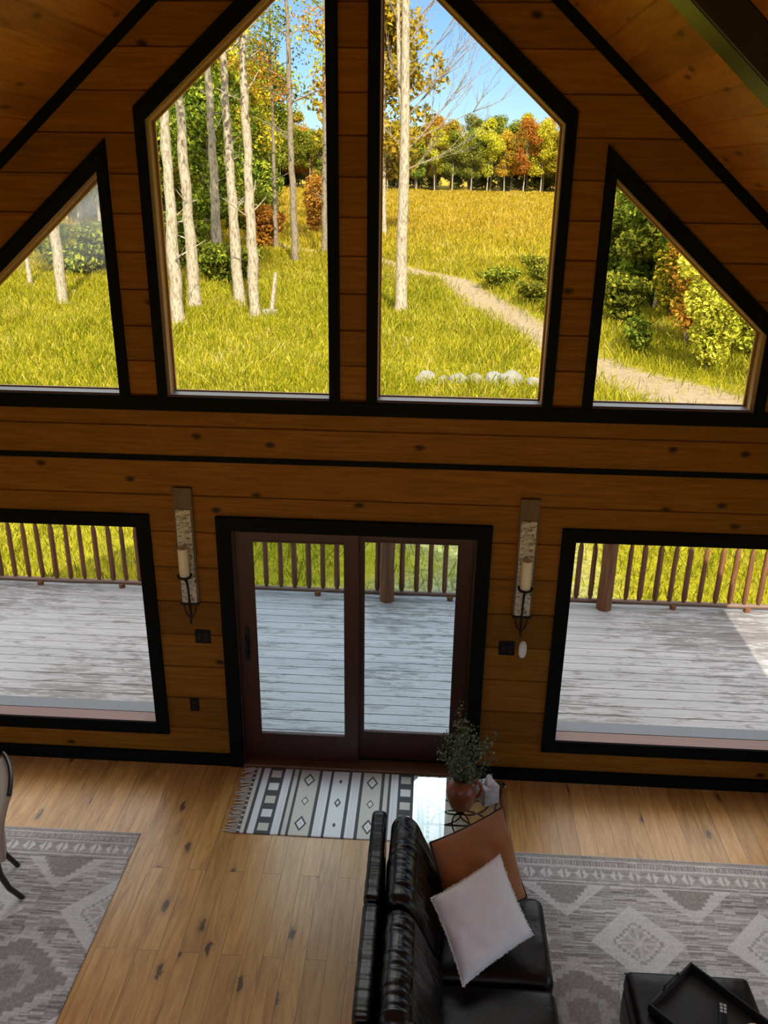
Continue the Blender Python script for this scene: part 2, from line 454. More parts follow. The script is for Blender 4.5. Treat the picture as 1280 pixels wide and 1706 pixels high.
MAT['leaf_yellow'] = leaves('yellow_leaves', [(0.30, (0.24, 0.23, 0.018)), (0.5, (0.58, 0.47, 0.028)), (0.68, (0.86, 0.66, 0.05))])
MAT['leaf_lime'] = leaves('lime_leaves', [(0.30, (0.26, 0.31, 0.02)), (0.5, (0.66, 0.68, 0.05)), (0.68, (0.92, 0.86, 0.10))], True, 0.4, 0.75)
MAT['leaf_orange'] = leaves('orange_leaves', [(0.25, (0.36, 0.17, 0.018)), (0.5, (0.68, 0.32, 0.03)), (0.75, (0.82, 0.50, 0.06))])
def grass_mat():
    t = NT('meadow_grass_blades')
    r = t.n('ShaderNodeNewGeometry').outputs['Random Per Island']
    o = t.obj(); x, y, z = t.sep(o)
    n = t.noise(t.map(o, (1, 0.55, 1)), 0.32, 4, 0.65)
    n2 = t.noise(o, 1.6, 3, 0.6)
    f = t.math('ADD', t.math('MULTIPLY', r, 0.42), t.math('ADD', t.math('MULTIPLY', n, 0.34), t.math('MULTIPLY', n2, 0.24)))
    near = t.ramp(f, dim([(0.28, (0.13, 0.17, 0.010)), (0.42, (0.36, 0.36, 0.014)), (0.56, (0.64, 0.54, 0.022)), (0.70, (0.90, 0.70, 0.10)), (0.80, (0.92, 0.80, 0.48))], OUT))
    farc = t.ramp(f, dim([(0.28, (0.22, 0.19, 0.012)), (0.42, (0.56, 0.38, 0.018)), (0.56, (0.84, 0.55, 0.028)), (0.70, (0.95, 0.66, 0.14)), (0.80, (0.90, 0.68, 0.36))], OUT))
    c = t.mix(t.n('ShaderNodeMapRange', {0: y, 1: 34.0, 2: 70.0}).outputs[0], near, farc)
    d = t.n('ShaderNodeBsdfDiffuse', {'Color': c}).outputs[0]
    tl = t.n('ShaderNodeBsdfTranslucent', {'Color': c}).outputs[0]
    return t.end(t.n('ShaderNodeMixShader', {0: 0.35, 1: d, 2: tl}).outputs[0])
MAT['grass'] = grass_mat()

# ------------------------------------------------------------------ mesh helpers
def tag(o, label=None, cat=None, group=None, kind=None):
    if label: o['label'] = label
    if cat: o['category'] = cat
    if group: o['group'] = group
    if kind: o['kind'] = kind
    return o
def empty(name, loc=(0, 0, 0), rz=0.0):
    o = bpy.data.objects.new(name, None)
    C.objects.link(o)
    o.location = loc; o.rotation_euler = (0, 0, rz)
    o.empty_display_size = 0.1
    return o
class MB:
    def __init__(self): self.v = []; self.f = []
    def add(self, vs, fs):
        b = len(self.v)
        self.v += [tuple(p) for p in vs]
        self.f += [tuple(i + b for i in q) for q in fs]
        return self
    def box(self, x0, x1, y0, y1, z0, z1):
        vs = [(x, y, z) for z in (z0, z1) for y in (y0, y1) for x in (x0, x1)]
        return self.add(vs, [(0, 2, 3, 1), (4, 5, 7, 6), (0, 1, 5, 4), (2, 6, 7, 3), (0, 4, 6, 2), (1, 3, 7, 5)])
    def rbox(self, x0, x1, y0, y1, z0, z1, r=0.01, n=3, fn=None, mid=1):
        c = Vector(((x0 + x1) / 2, (y0 + y1) / 2, (z0 + z1) / 2))
        h = Vector(((x1 - x0) / 2, (y1 - y0) / 2, (z1 - z0) / 2))
        r = min(r, h.x * .999, h.y * .999, h.z * .999)
        def ax(hh):
            a = [-hh + r * (1 - math.cos(i * PI / 2 / n)) if False else -hh + r * i / n for i in range(n)]
            m = [-(hh - r) + 2 * (hh - r) * i / mid for i in range(mid + 1)]
            return a + m + [-q for q in reversed(a)]
        A = [ax(h.x), ax(h.y), ax(h.z)]
        idx = {}
        vs = []; fs = []
        def key(i, j, k):
            if (i, j, k) not in idx:
                p = Vector((A[0][i], A[1][j], A[2][k]))
                q = Vector((max(-(h.x - r), min(h.x - r, p.x)), max(-(h.y - r), min(h.y - r, p.y)), max(-(h.z - r), min(h.z - r, p.z))))
                d = p - q
                if d.length > 1e-9: p = q + d.normalized() * r
                idx[(i, j, k)] = len(vs)
                p = p + c
                if fn: p = Vector(fn(p.x, p.y, p.z))
                vs.append(p)
            return idx[(i, j, k)]
        N = [len(a) - 1 for a in A]
        for i in range(N[0]):
            for j in range(N[1]):
                fs.append((key(i, j, 0), key(i, j + 1, 0), key(i + 1, j + 1, 0), key(i + 1, j, 0)))
                fs.append((key(i, j, N[2]), key(i + 1, j, N[2]), key(i + 1, j + 1, N[2]), key(i, j + 1, N[2])))
        for i in range(N[0]):
            for k in range(N[2]):
                fs.append((key(i, 0, k), key(i + 1, 0, k), key(i + 1, 0, k + 1), key(i, 0, k + 1)))
                fs.append((key(i, N[1], k), key(i, N[1], k + 1), key(i + 1, N[1], k + 1), key(i + 1, N[1], k)))
        for j in range(N[1]):
            for k in range(N[2]):
                fs.append((key(0, j, k), key(0, j, k + 1), key(0, j + 1, k + 1), key(0, j + 1, k)))
                fs.append((key(N[0], j, k), key(N[0], j + 1, k), key(N[0], j + 1, k + 1), key(N[0], j, k + 1)))
        return self.add(vs, fs)
    def tube(self, pts, rad, n=8, caps=True):
        pts = [Vector(p) for p in pts]
        if not isinstance(rad, (list, tuple)): rad = [rad] * len(pts)
        vs = []; fs = []
        nrm = None
        for i, p in enumerate(pts):
            t = (pts[min(i + 1, len(pts) - 1)] - pts[max(i - 1, 0)]).normalized()
            if nrm is None:
                nrm = t.orthogonal().normalized()
            else:
                nrm = (nrm - t * nrm.dot(t))
                nrm = nrm.normalized() if nrm.length > 1e-6 else t.orthogonal().normalized()
            b = t.cross(nrm)
            for k in range(n):
                a = 2 * PI * k / n
                vs.append(p + (nrm * math.cos(a) + b * math.sin(a)) * rad[i])
        for i in range(len(pts) - 1):
            for k in range(n):
                k2 = (k + 1) % n
                fs.append((i * n + k, i * n + k2, (i + 1) * n + k2, (i + 1) * n + k))
        if caps:
            fs.append(tuple(reversed(range(n))))
            fs.append(tuple((len(pts) - 1) * n + k for k in range(n)))
        return self.add(vs, fs)
    def lathe(self, prof, n=32, c=(0, 0, 0), wob=None):
        vs = []; fs = []
        for (r, z) in prof:
            for k in range(n):
                a = 2 * PI * k / n
                vs.append((c[0] + r * math.cos(a), c[1] + r * math.sin(a), c[2] + z))
        for i in range(len(prof) - 1):
            for k in range(n):
                k2 = (k + 1) % n
                fs.append((i * n + k, i * n + k2, (i + 1) * n + k2, (i + 1) * n + k))
        fs.append(tuple(reversed(range(n))))
        fs.append(tuple((len(prof) - 1) * n + k for k in range(n)))
        return self.add(vs, fs)
    def build(self, name, mat, parent=None, smooth=False, loc=None, bevel=0.0):
        me = bpy.data.meshes.new(name)
        me.from_pydata([tuple(v) for v in self.v], [], self.f)
        me.update()
        if mat: me.materials.append(mat)
        if smooth:
            me.polygons.foreach_set('use_smooth', [True] * len(me.polygons))
            try: me.set_sharp_from_angle(angle=math.radians(50))
            except Exception: pass
        o = bpy.data.objects.new(name, me)
        C.objects.link(o)
        if loc: o.location = loc
        if parent: o.parent = parent
        if bevel:
            b = o.modifiers.new('bevel', 'BEVEL'); b.width = bevel; b.segments = 2; b.limit_method = 'ANGLE'
        return o
def struct(o):
    o['kind'] = 'structure'; return o

def offset_poly(poly, ds):
    """offset a counter-clockwise convex polygon outwards; ds per edge i -> i+1"""
    n = len(poly)
    if not isinstance(ds, (list, tuple)): ds = [ds] * n
    lines = []
    for i in range(n):
        a = Vector(poly[i]); b = Vector(poly[(i + 1) % n])
        d = (b - a).normalized(); nn = Vector((d.y, -d.x))
        lines.append((a + nn * ds[i], d))
    out = []
    for i in range(n):
        p, d = lines[i - 1]; q, e = lines[i]
        cr2 = d.x * e.y - d.y * e.x
        t = ((q.x - p.x) * e.y - (q.y - p.y) * e.x) / cr2
        out.append((p.x + d.x * t, p.y + d.y * t))
    return out

def sheet(outers, holes, y0, y1):
    """filled polygon(s) in the x-z plane with holes, extruded from y0 to y1 -> mesh data"""
    cu_ = bpy.data.curves.new('tmp', 'CURVE')
    cu_.dimensions = '2D'; cu_.fill_mode = 'BOTH'
    cu_.extrude = (y1 - y0) / 2
    for poly in list(outers) + list(holes):
        s = cu_.splines.new('POLY')
        s.points.add(len(poly) - 1)
        for k, p in enumerate(poly): s.points[k].co = (p[0], p[1], 0, 1)
        s.use_cyclic_u = True
    o = bpy.data.objects.new('tmp', cu_)
    C.objects.link(o)
    bpy.context.view_layer.update()
    dg = bpy.context.evaluated_depsgraph_get()
    me = bpy.data.meshes.new_from_object(o.evaluated_get(dg))
    bpy.data.objects.remove(o)
    ym = (y0 + y1) / 2
    for v in me.vertices: v.co = (v.co.x, ym - v.co.z, v.co.y)
    bm = bmesh.new(); bm.from_mesh(me)
    bmesh.ops.remove_doubles(bm, verts=bm.verts, dist=1e-5)
    bmesh.ops.recalc_face_normals(bm, faces=bm.faces)
    bm.to_mesh(me); bm.free()
    return me
def link_mesh(name, me, mat, parent=None):
    me.name = name
    me.materials.clear(); me.materials.append(mat)
    o = bpy.data.objects.new(name, me); C.objects.link(o)
    if parent: o.parent = parent
    return o

# ------------------------------------------------------------------ room shell
SL = 0.8547
APEX = 6.30
HW = 4.0
def rz_(x): return APEX - SL * abs(x)
WIN = {}   # inner opening outlines, counter-clockwise in (x, z)
WIN['ll'] = [(-3.35, 0.372), (-1.545, 0.372), (-1.545, 2.036), (-3.35, 2.036)]
WIN['lr'] = [(1.548, 0.372), (3.35, 0.372), (3.35, 2.036), (1.548, 2.036)]
WIN['tl'] = [(-2.585, 2.985), (-1.56, 2.985), (-1.56, 4.38), (-2.585, 3.48)]
WIN['tr'] = [(1.56, 2.985), (2.585, 2.985), (2.585, 3.48), (1.56, 4.38)]
CT = 4.665 + SL * (1.237 - 0.156)
WIN['cl'] = [(-1.237, 2.985), (-0.156, 2.985), (-0.156, CT), (-1.237, 4.665)]
WIN['cr'] = [(0.158, 2.985), (1.237, 2.985), (1.237, 4.665), (0.158, CT)]
FT = 0.028
holes = [offset_poly(w, FT) for w in WIN.values()]
DX, DZ = 0.87, 2.035
outer = [(-HW, 0), (-DX - FT, 0), (-DX - FT, DZ + FT), (DX + FT, DZ + FT), (DX + FT, 0), (HW, 0), (HW, rz_(HW)), (0, APEX), (-HW, rz_(HW))]
wm = sheet([outer], holes, 0.0, 0.24)
bm = bmesh.new(); bm.from_mesh(wm)
seams = [0.0545 + 0.2785 * k for k in range(1, 9)] + [2.783] + [2.994 + 0.2286 * k for k in range(0, 15)]
for zs in seams:
    for dz in (-0.007, 0.0, 0.007):
        bmesh.ops.bisect_plane(bm, geom=bm.verts[:] + bm.edges[:] + bm.faces[:], plane_co=(0, 0, zs + dz), plane_no=(0, 0, 1), dist=1e-5)
for v in bm.verts:
    if abs(v.co.y) < 1e-4 and any(abs(v.co.z - zs) < 1e-4 for zs in seams): v.co.y = 0.011
bm.to_mesh(wm); bm.free()
struct(link_mesh('wall_front', wm, MAT['wall']))

fl = MB(); fl.box(-HW, HW, -9.5, 0.0, -0.12, 0.0)
struct(fl.build('floor', MAT['floor']))

# gable ceiling: boards running away from the camera, with small V grooves between them
def ceiling_slab(sgn, name):
    prof = []
    x = 0.0
    k = 0
    g = 0.005
    edges = [0.008 + 0.128 * i for i in range(0, 40)]
    top = 4.63
    prof.append((0.0, APEX))
    for e in edges:
        if e + g > top: break
        if e - g > 0.0: prof.append((e - g, APEX - SL * (e - g)))
        prof.append((e, APEX - SL * e + 0.008))
        prof.append((e + g, APEX - SL * (e + g)))
    prof.append((top, APEX - SL * top))
    up_ = [(p[0], APEX - SL * p[0] + 0.22) for p in (prof[-1], prof[0])]
    ring = prof + up_
    n = len(ring)
    mb = MB()
    vs = [(sgn * p[0], yy, p[1]) for yy in (-9.7, 0.6) for p in ring]
    fs = []
    for i in range(n):
        j = (i + 1) % n
        q = (i, j, n + j, n + i)
        fs.append(q if sgn < 0 else tuple(reversed(q)))
    fs.append(tuple(range(n)) if sgn > 0 else tuple(reversed(range(n))))
    fs.append(tuple(range(n, 2 * n)) if sgn < 0 else tuple(reversed(range(n, 2 * n))))
    mb.add(vs, fs)
    return struct(mb.build(name, MAT['ceiling']))
ceiling_slab(-1, 'ceiling')
ceiling_slab(1, 'ceiling')
MAT['plainwall_'] = MAT['plainwall']
# side walls, each with a pair of wide windows (outside the frame, added to light the room)
SW = [(-8.6, -5.2), (-4.3, -1.1)]
def side_wall(sgn, name):
    hs = [[(a, 0.45), (c, 0.45), (c, 2.30), (a, 2.30)] for a, c in SW]
    me = sheet([[(-9.5, -0.12), (0.24, -0.12), (0.24, rz_(HW)), (-9.5, rz_(HW))]], hs, 0.0, 0.12)
    for v in me.vertices: v.co = (sgn * (HW + v.co.y), v.co.x, v.co.z)
    struct(link_mesh(name, me, MAT['plainwall']))
    for i, h in enumerate(hs):
        root = struct(empty('window_%d' % (8 + i + (2 if sgn > 0 else 0))))
        for nm, poly, hole, a, c, mt in (('frame', h, [offset_poly(h, -0.06)], 0.01, 0.11, 'black'), ('pane', offset_poly(h, -0.05), [], 0.058, 0.062, 'glass')):
            m2 = sheet([poly], hole, a, c)
            for v in m2.vertices: v.co = (sgn * (HW + v.co.y), v.co.x, v.co.z)
            link_mesh(nm, m2, MAT[mt], root)
side_wall(-1, 'wall_left')
side_wall(1, 'wall_right')
BW = [(-3.4, 0.25), (3.4, 0.25), (3.4, 3.05), (1.3, 4.85), (-1.3, 4.85), (-3.4, 3.05)]  # unseen gable opening, added so sun and sky brighten the room
bk = sheet([[(-HW, 0), (HW, 0), (HW, rz_(HW)), (0, APEX), (-HW, rz_(HW))]], [BW], -9.7, -9.5)
struct(link_mesh('wall_back', bk, MAT['plainwall']))

# black baseboard, belt trims and the trims along the slope
b = MB(); b.box(-HW, -0.97, -0.03, 0, 0, 0.105); b.box(0.97, HW, -0.03, 0, 0, 0.105)
struct(b.build('baseboard_front', MAT['black'], bevel=0.004))
b = MB(); b.box(-2.9, 2.9, -0.024, 0.0, 2.892, 2.985)
struct(b.build('trim_1', MAT['black'], bevel=0.003))
b = MB(); b.box(-HW, HW, -0.012, 0.006, 2.535, 2.572)
struct(b.build('trim_2', MAT['black']))
for i, s in enumerate((-1, 1)):
    poly = [(0, APEX - 0.075), (HW, rz_(HW) - 0.075), (HW, rz_(HW) - 0.002), (0, APEX - 0.002)]
    if s < 0: poly = [(-p[0], p[1]) for p in reversed(poly)]
    struct(link_mesh('trim_%d' % (3 + i), sheet([poly], [], -0.028, 0.0), MAT['black']))

def window(idx, key, cas, name_mat='glass', upper=True):
    w = WIN[key]
    cx = sum(p[0] for p in w) / len(w)
    root = struct(empty('window_%d' % idx, (0, 0, 0)))
    out = offset_poly(w, cas)
    link_mesh('casing', sheet([out], [w], -0.022, 0.0), MAT['black'], root)
    fro = offset_poly(w, FT)
    depth = 0.16 if upper else 0.115
    link_mesh('frame', sheet([fro], [w], 0.0, depth), MAT['jamb'] if upper else MAT['redsill'], root)
    x0, x1 = min(p[0] for p in w), max(p[0] for p in w)
    zb = w[0][1]
    if upper:
        inn = offset_poly(w, -0.012)
        link_mesh('glazing_stop', sheet([w], [inn], 0.135, 0.165), MAT['jamb'], root)
        b = MB(); b.box(x0, x1, 0.035, 0.15, zb, zb + 0.006); b.build('sill', MAT['sillgrey'], root)
        link_mesh('pane', sheet([w], [], 0.150, 0.155), MAT[name_mat], root)
    else:
        link_mesh('outer_frame', sheet([fro], [w], 0.115, 0.24), MAT['deckgrey'], root)
        b = MB(); b.box(x0, x1, 0.0, 0.113, zb, zb + 0.004); b.build('sill', MAT['redsill'], root)
        b = MB(); b.box(x0, x1, 0.121, 0.25, zb - 0.01, zb + 0.004); b.build('outer_sill', MAT['deckgrey'], root)
        link_mesh('pane', sheet([w], [], 0.114, 0.120), MAT[name_mat], root)
    return root
WIN['back'] = BW
wb_ = struct(empty('window_7'))
link_mesh('frame', sheet([BW], [offset_poly(BW, -0.07)], -9.68, -9.52), MAT['black'], wb_)
for mx in (-1.3, 0.0, 1.3):
    b = MB(); b.box(mx - .04, mx + .04, -9.66, -9.54, 0.3, 4.80); b.build('mullion', MAT['black'], wb_)
link_mesh('pane', sheet([offset_poly(BW, -0.06)], [], -9.603, -9.597), MAT['glass'], wb_)
window(1, 'll', 0.098, upper=False)
window(2, 'lr', 0.098, upper=False)
window(3, 'tl', [0.093, 0.067, 0.090, 0.067], 'glass_hazy')
window(4, 'cl', [0.093, 0.070, 0.093, 0.065])
window(5, 'cr', [0.093, 0.065, 0.093, 0.070])
window(6, 'tr', [0.093, 0.067, 0.090, 0.067])

# sliding patio door
door = struct(empty('door_1', (0, 0, 0)))
dw_out = [(-0.97, 0), (-DX, 0), (-DX, DZ), (DX, DZ), (DX, 0), (0.97, 0), (0.97, 2.137), (-0.97, 2.137)]
link_mesh('casing', sheet([dw_out], [], -0.034, 0.0), MAT['black'], door)
jf = [(-DX - FT, 0), (-DX + 0.012, 0), (-DX + 0.012, DZ - 0.012), (DX - 0.012, DZ - 0.012), (DX - 0.012, 0), (DX + FT, 0), (DX + FT, DZ + FT), (-DX - FT, DZ + FT)]
link_mesh('jamb', sheet([jf], [], 0.0, 0.22), MAT['cherry'], door)
b = MB(); b.box(-DX, DX, -0.03, 0.24, 0.0, 0.03); b.build('threshold', MAT['threshold'], door, bevel=0.006)
b = MB(); b.box(-DX + .012, DX - .012, 0.095, 0.10, 0.03, 0.045); b.build('track', MAT['iron'], door)
def panel(x0, x1, y0, y1, gx0, gx1, gz0, gz1, z0, z1):
    p = link_mesh('door_panel', sheet([[(x0, z0), (x1, z0), (x1, z1), (x0, z1)]], [[(gx0, gz0), (gx1, gz0), (gx1, gz1), (gx0, gz1)]], y0, y1), MAT['cherry'], door)
    ym = (y0 + y1) / 2
    link_mesh('pane', sheet([[(gx0, gz0), (gx1, gz0), (gx1, gz1), (gx0, gz1)]], [], ym - 0.003, ym + 0.003), MAT['glass_door'], p)
    inn = [(gx0 - .002, gz0 - .002), (gx1 + .002, gz0 - .002), (gx1 + .002, gz1 + .002), (gx0 - .002, gz1 + .002)]
    link_mesh('glazing_bead', sheet([inn], [offset_poly(inn, -0.012)], y0 - 0.004, y0 + 0.002), MAT['cherry'], p)
    return p
pl = panel(-0.858, 0.035, 0.045, 0.088, -0.735, -0.062, 0.270, 1.938, 0.036, DZ - 0.014)
pr_ = panel(-0.035, 0.858, 0.105, 0.148, 0.066, 0.752, 0.285, 1.938, 0.036, DZ - 0.014)
b = MB(); b.rbox(-0.815, -0.785, 0.035, 0.046, 0.93, 1.23, 0.008); b.build('handle_plate', MAT['iron'], pl)
b = MB(); b.tube([(-0.80, 0.04, 1.16), (-0.80, 0.0, 1.155), (-0.80, -0.018, 1.13), (-0.80, -0.022, 1.09), (-0.80, -0.016, 1.04), (-0.80, 0.0, 1.01), (-0.80, 0.04, 1.0)], 0.008, 8)
b.build('handle', MAT['iron'], pl, True)
b = MB(); b.rbox(-0.806, -0.794, 0.02, 0.036, 0.955, 0.985, 0.004); b.build('lock_lever', MAT['iron'], pl)

# dark rafter under the right slope, the near one of the frame
def rafter(sgn, y0, y1, d):
    x0, x1 = 0.02, HW
    vs = []
    for x in (x0, x1):
        z = APEX - SL * x
        for (yy, zz) in ((y0, z - 0.001), (y1, z - 0.001), (y1, z - d), (y0, z - d)): vs.append((sgn * x, yy, zz))
    fs = [(0, 1, 5, 4), (1, 2, 6, 5), (2, 3, 7, 6), (3, 0, 4, 7), (3, 2, 1, 0), (4, 5, 6, 7)]
    if sgn < 0: fs = [tuple(reversed(f)) for f in fs]
    return MB().add(vs, fs)
o = rafter(1, -2.0, -1.81, 0.175).build('trim_5', MAT['beam'], None, bevel=0.008)
struct(o); o['label'] = 'dark exposed rafter under the right slope of the ceiling'
o = rafter(-1, -2.0, -1.81, 0.175).build('trim_6', MAT['beam'], None, bevel=0.008)
struct(o)

# ------------------------------------------------------------------ deck and railing
DECKZ = -0.15
b = MB()
y = 0.25
k = 0
while y < 3.42:
    y2 = min(y + 0.139, 3.42)
    b.box(-6.2, 6.2, y, y2, DECKZ - 0.03, DECKZ)
    y += 0.145
struct(b.build('deck', MAT['deck'], bevel=0.004))
b = MB()
b.box(-6.2, 6.2, 0.25, 3.40, DECKZ - 0.2, DECKZ - 0.035)
struct(b.build('deck_joists', MAT['barkdark']))
b = MB(); b.box(-6.2, 6.2, 3.37, 3.42, -0.55, DECKZ - 0.0); struct(b.build('deck_fascia', MAT['railwood_h']))
rail = tag(empty('deck_railing', (0, 3.25, DECKZ)), 'peeled log railing with round balusters along the edge of the grey deck', 'railing')
posts = [(-5.0, 0.085), (0.09, 0.085), (2.545, 0.085), (5.2, 0.085)]
bal = [-4.98 + .0]
bx = []
x = -5.95
cand = [-5.95 + 0.166 * i for i in range(80)]
meas = [-4.446, -4.283, -4.116, -3.953, -3.786, -3.617, -3.451, -3.282, -3.11, -2.96, -1.309, -1.138, -0.978, -0.813, -0.649, -0.49,
        -0.024, 0.258, 0.423, 0.577, 0.744, 2.234, 2.394, 2.792, 2.943, 3.119, 3.278, 3.442, 3.61, 3.788, 3.946, 4.11, 4.268]
def fill(a, c, st=0.164):
    n = max(1, round((c - a) / st)); return [a + (c - a) * i / n for i in range(1, n)]
allb = list(meas)
for a, c in zip(meas[:-1], meas[1:]):
    if c - a > 0.5: allb += fill(a, c)
allb += [-4.446 - 0.165 * i for i in range(1, 9) if abs(-4.446 - 0.165 * i + 5.0) > 0.1] + [4.268 + 0.163 * i for i in range(1, 10) if abs(4.268 + 0.163 * i - 5.2) > 0.1]
allb = sorted(v for v in allb if all(abs(v - p[0]) > 0.09 for p in posts))
for (px, r) in posts:
    rb = random.Random(int(px * 100))
    b = MB()
    b.tube([(px + rb.uniform(-.004, .004), -0.07, z) for z in (0.0, 0.2, 0.45, 0.7, 0.95)], [r, r * .99, r * .96, r * .98, r * .95], 14)
    b.build('post', MAT['railwood'], rail, True)
for bxx in allb:
    rb = random.Random(int(bxx * 1000))
    r = rb.uniform(0.027, 0.033)
    zs = [0.075, 0.10, 0.13, 0.3, 0.5, 0.66, 0.715, 0.745, 0.775, 0.80]
    rs = [r * .55, r * .75, r, r * 1.0, r * .97, r * .96, r * .9, r * .7, r * .5, r * .45]
    b = MB(); dx = rb.uniform(-.006, .006)
    b.tube([(bxx + dx * (i / 9) + rb.uniform(-.002, .002), rb.uniform(-.002, .002), z) for i, z in enumerate(zs)], rs, 10)
    b.build('baluster', MAT['railwood'], rail, True)
b = MB(); b.tube([(-6.1 + 12.2 * i / 24, random.uniform(-.004, .004), 0.06 + random.uniform(-.003, .003)) for i in range(25)], 0.030, 10); b.build('bottom_rail', MAT['railwood_h'], rail, True)
b = MB(); b.tube([(-6.1 + 12.2 * i / 24, random.uniform(-.004, .004), 0.845 + random.uniform(-.003, .003)) for i in range(25)], 0.05, 10); b.build('top_rail', MAT['railwood_h'], rail, True)
for fx in (-5.4, -3.985, -3.01, -1.8, -0.711, 0.812, 1.75, 3.326, 4.148, 5.6):
    b = MB(); b.tube([(fx, -0.02, 0.0), (fx, -0.02, 0.05)], 0.036, 10); b.build('foot', MAT['railwood'], rail, True)

# ------------------------------------------------------------------ terrain
PATH = [(9.6, 13.5), (8.2, 15.6), (7.0, 17.6), (5.6, 20.4), (4.45, 24.6), (3.2, 30.5), (1.6, 37.5), (-0.8, 42.2), (-3.0, 46.5), (-8, 52), (-16, 60)]
PW = [2.0, 1.9, 1.7, 1.25, 0.85, 1.15, 0.9, 0.7, 0.6, 0.6, 0.6]
def path_mask(X, Y):
    best = np.full(X.shape, -9.0)
    for (a, wa), (c, wc) in zip(list(zip(PATH, PW))[:-1], list(zip(PATH, PW))[1:]):
        a = np.array(a, float); c = np.array(c, float)
        d = c - a; L = (d ** 2).sum()
        t = np.clip(((X - a[0]) * d[0] + (Y - a[1]) * d[1]) / L, 0, 1)
        dist = np.hypot(X - a[0] - t * d[0], Y - a[1] - t * d[1])
        w = wa + (wc - wa) * t
        best = np.maximum(best, 1 - dist / w)
    return best
def gh(x, y):
    base = -1.2 + np.maximum(0, y - 10) * 0.0215
    return base + 0.07 * np.sin(x * 0.7 + y * 0.31) * np.clip((y - 8) / 10, 0, 1) + 0.05 * np.sin(x * 0.23 - y * 0.5 + 1.3) * np.clip((y - 8) / 10, 0, 1)
def ghs(x, y): return float(gh(np.array(x, float), np.array(y, float)))
def grid_mesh(name, xs, ys, zf, mat, colf=None):
    X, Y = np.meshgrid(xs, ys)
    Z = zf(X, Y)
    nx, ny = len(xs), len(ys)
    co = np.stack([X, Y, Z], -1).reshape(-1, 3)
    i = np.arange((ny - 1) * (nx - 1)); r = i // (nx - 1); c = i % (nx - 1)
    v0 = r * nx + c
    F = np.stack([v0, v0 + 1, v0 + nx + 1, v0 + nx], -1)
    me = bpy.data.meshes.new(name)
    me.vertices.add(len(co)); me.vertices.foreach_set('co', co.ravel())
    me.loops.add(F.size); me.loops.foreach_set('vertex_index', F.ravel().astype(np.int32))
    me.polygons.add(len(F)); me.polygons.foreach_set('loop_start', (np.arange(len(F)) * 4).astype(np.int32))
    me.polygons.foreach_set('loop_total', np.full(len(F), 4, np.int32))
    me.update()
    me.validate()
    me.materials.append(mat)
    if colf is not None:
        col = colf(X, Y).reshape(-1, 3)
        a = me.color_attributes.new('Col', 'FLOAT_COLOR', 'POINT')
        a.data.foreach_set('color', np.concatenate([col, np.ones((len(col), 1))], 1).ravel())
    o = bpy.data.objects.new(name, me); C.objects.link(o)
    return o
ys = np.concatenate([np.arange(-80, -1.0, 4.0), np.arange(-1.0, 60, 0.3), np.arange(60, 420, 4)])
xs = np.concatenate([np.arange(-200, -24, 8), np.arange(-24, 16, 0.3), np.arange(16, 200, 8)])
def gcol(X, Y):
    m = path_mask(X, Y)
    ragged = 0.25 * np.sin(X * 5 + Y * 3.1) * np.sin(Y * 4.3 - X * 2) + 0.1 * rng.standard_normal(X.shape)
    p = np.clip((m + ragged * 0.6) * 3.0, 0, 1)
    q = np.clip((X + 1.2 + 1.2 * np.sin(Y * 1.7)) / 2.5, 0, 1) * np.clip((11 - Y) / 3, 0, 1) * np.clip((3.6 - X) / 2, 0, 1) * 0.8
    return np.stack([p, q, p], -1)
g_ = grid_mesh('ground', xs, ys, gh, MAT['ground'], gcol); struct(g_)

# ------------------------------------------------------------------ meadow grass (nobody could count it)
def tri_mesh(name, co, mat, nper=3):
    n = len(co) // nper
    me = bpy.data.meshes.new(name)
    me.vertices.add(len(co)); me.vertices.foreach_set('co', co.astype(np.float32).ravel())
    me.loops.add(len(co)); me.loops.foreach_set('vertex_index', np.arange(len(co), dtype=np.int32))
    me.polygons.add(n); me.polygons.foreach_set('loop_start', (np.arange(n) * nper).astype(np.int32))
    me.polygons.foreach_set('loop_total', np.full(n, nper, np.int32))
    me.update()
    me.materials.append(mat)
    o = bpy.data.objects.new(name, me); C.objects.link(o)
    return o
def grass_blades(N, xr, yr, hmin, hmax, wid, pw=1.0, seed=1):
    r = np.random.default_rng(seed)
    y = yr[0] + (yr[1] - yr[0]) * r.random(N) ** pw
    x = xr[0] + (xr[1] - xr[0]) * r.random(N)
    # keep to the wedge the windows show, thin out on the path
    keep = (np.abs(x + 0.05 * (y + 5.4)) < 0.56 * (y + 5.4) + 1.0) & (path_mask(x, y) + 0.35 * r.standard_normal(N) < 0.0) & ~((y < 10.5) & (x > -0.8) & (x < 3.2) & (r.random(N) < 0.75)) & ~((np.abs(x) < 6.5) & (y < 3.8))
    x, y = x[keep], y[keep]; n = len(x)
    z = gh(x, y) - 0.02
    cl = 0.6 + 0.6 * (np.sin(x * 1.3 + 0.7 * y) * np.sin(y * 0.9 - 0.4 * x) * 0.5 + 0.5)
    h = (hmin + (hmax - hmin) * r.random(n)) * cl
    a = r.random(n) * 2 * PI
    w = wid * (0.6 + 0.8 * r.random(n)) * (1 + np.maximum(0, y - 25) * 0.02)
    lx, ly = 0.35 * h * r.standard_normal(n), 0.35 * h * r.standard_normal(n)
    p0 = np.stack([x - w * np.cos(a), y - w * np.sin(a), z], -1)
    p1 = np.stack([x + w * np.cos(a), y + w * np.sin(a), z], -1)
    p3 = np.stack([x + lx + w * .8 * np.cos(a), y + ly + w * .8 * np.sin(a), z + h], -1)
    p2 = np.stack([x + lx - w * .5 * np.cos(a), y + ly - w * .5 * np.sin(a), z + h * .93], -1)
    return np.stack([p0, p1, p3, p2], 1).reshape(-1, 3)
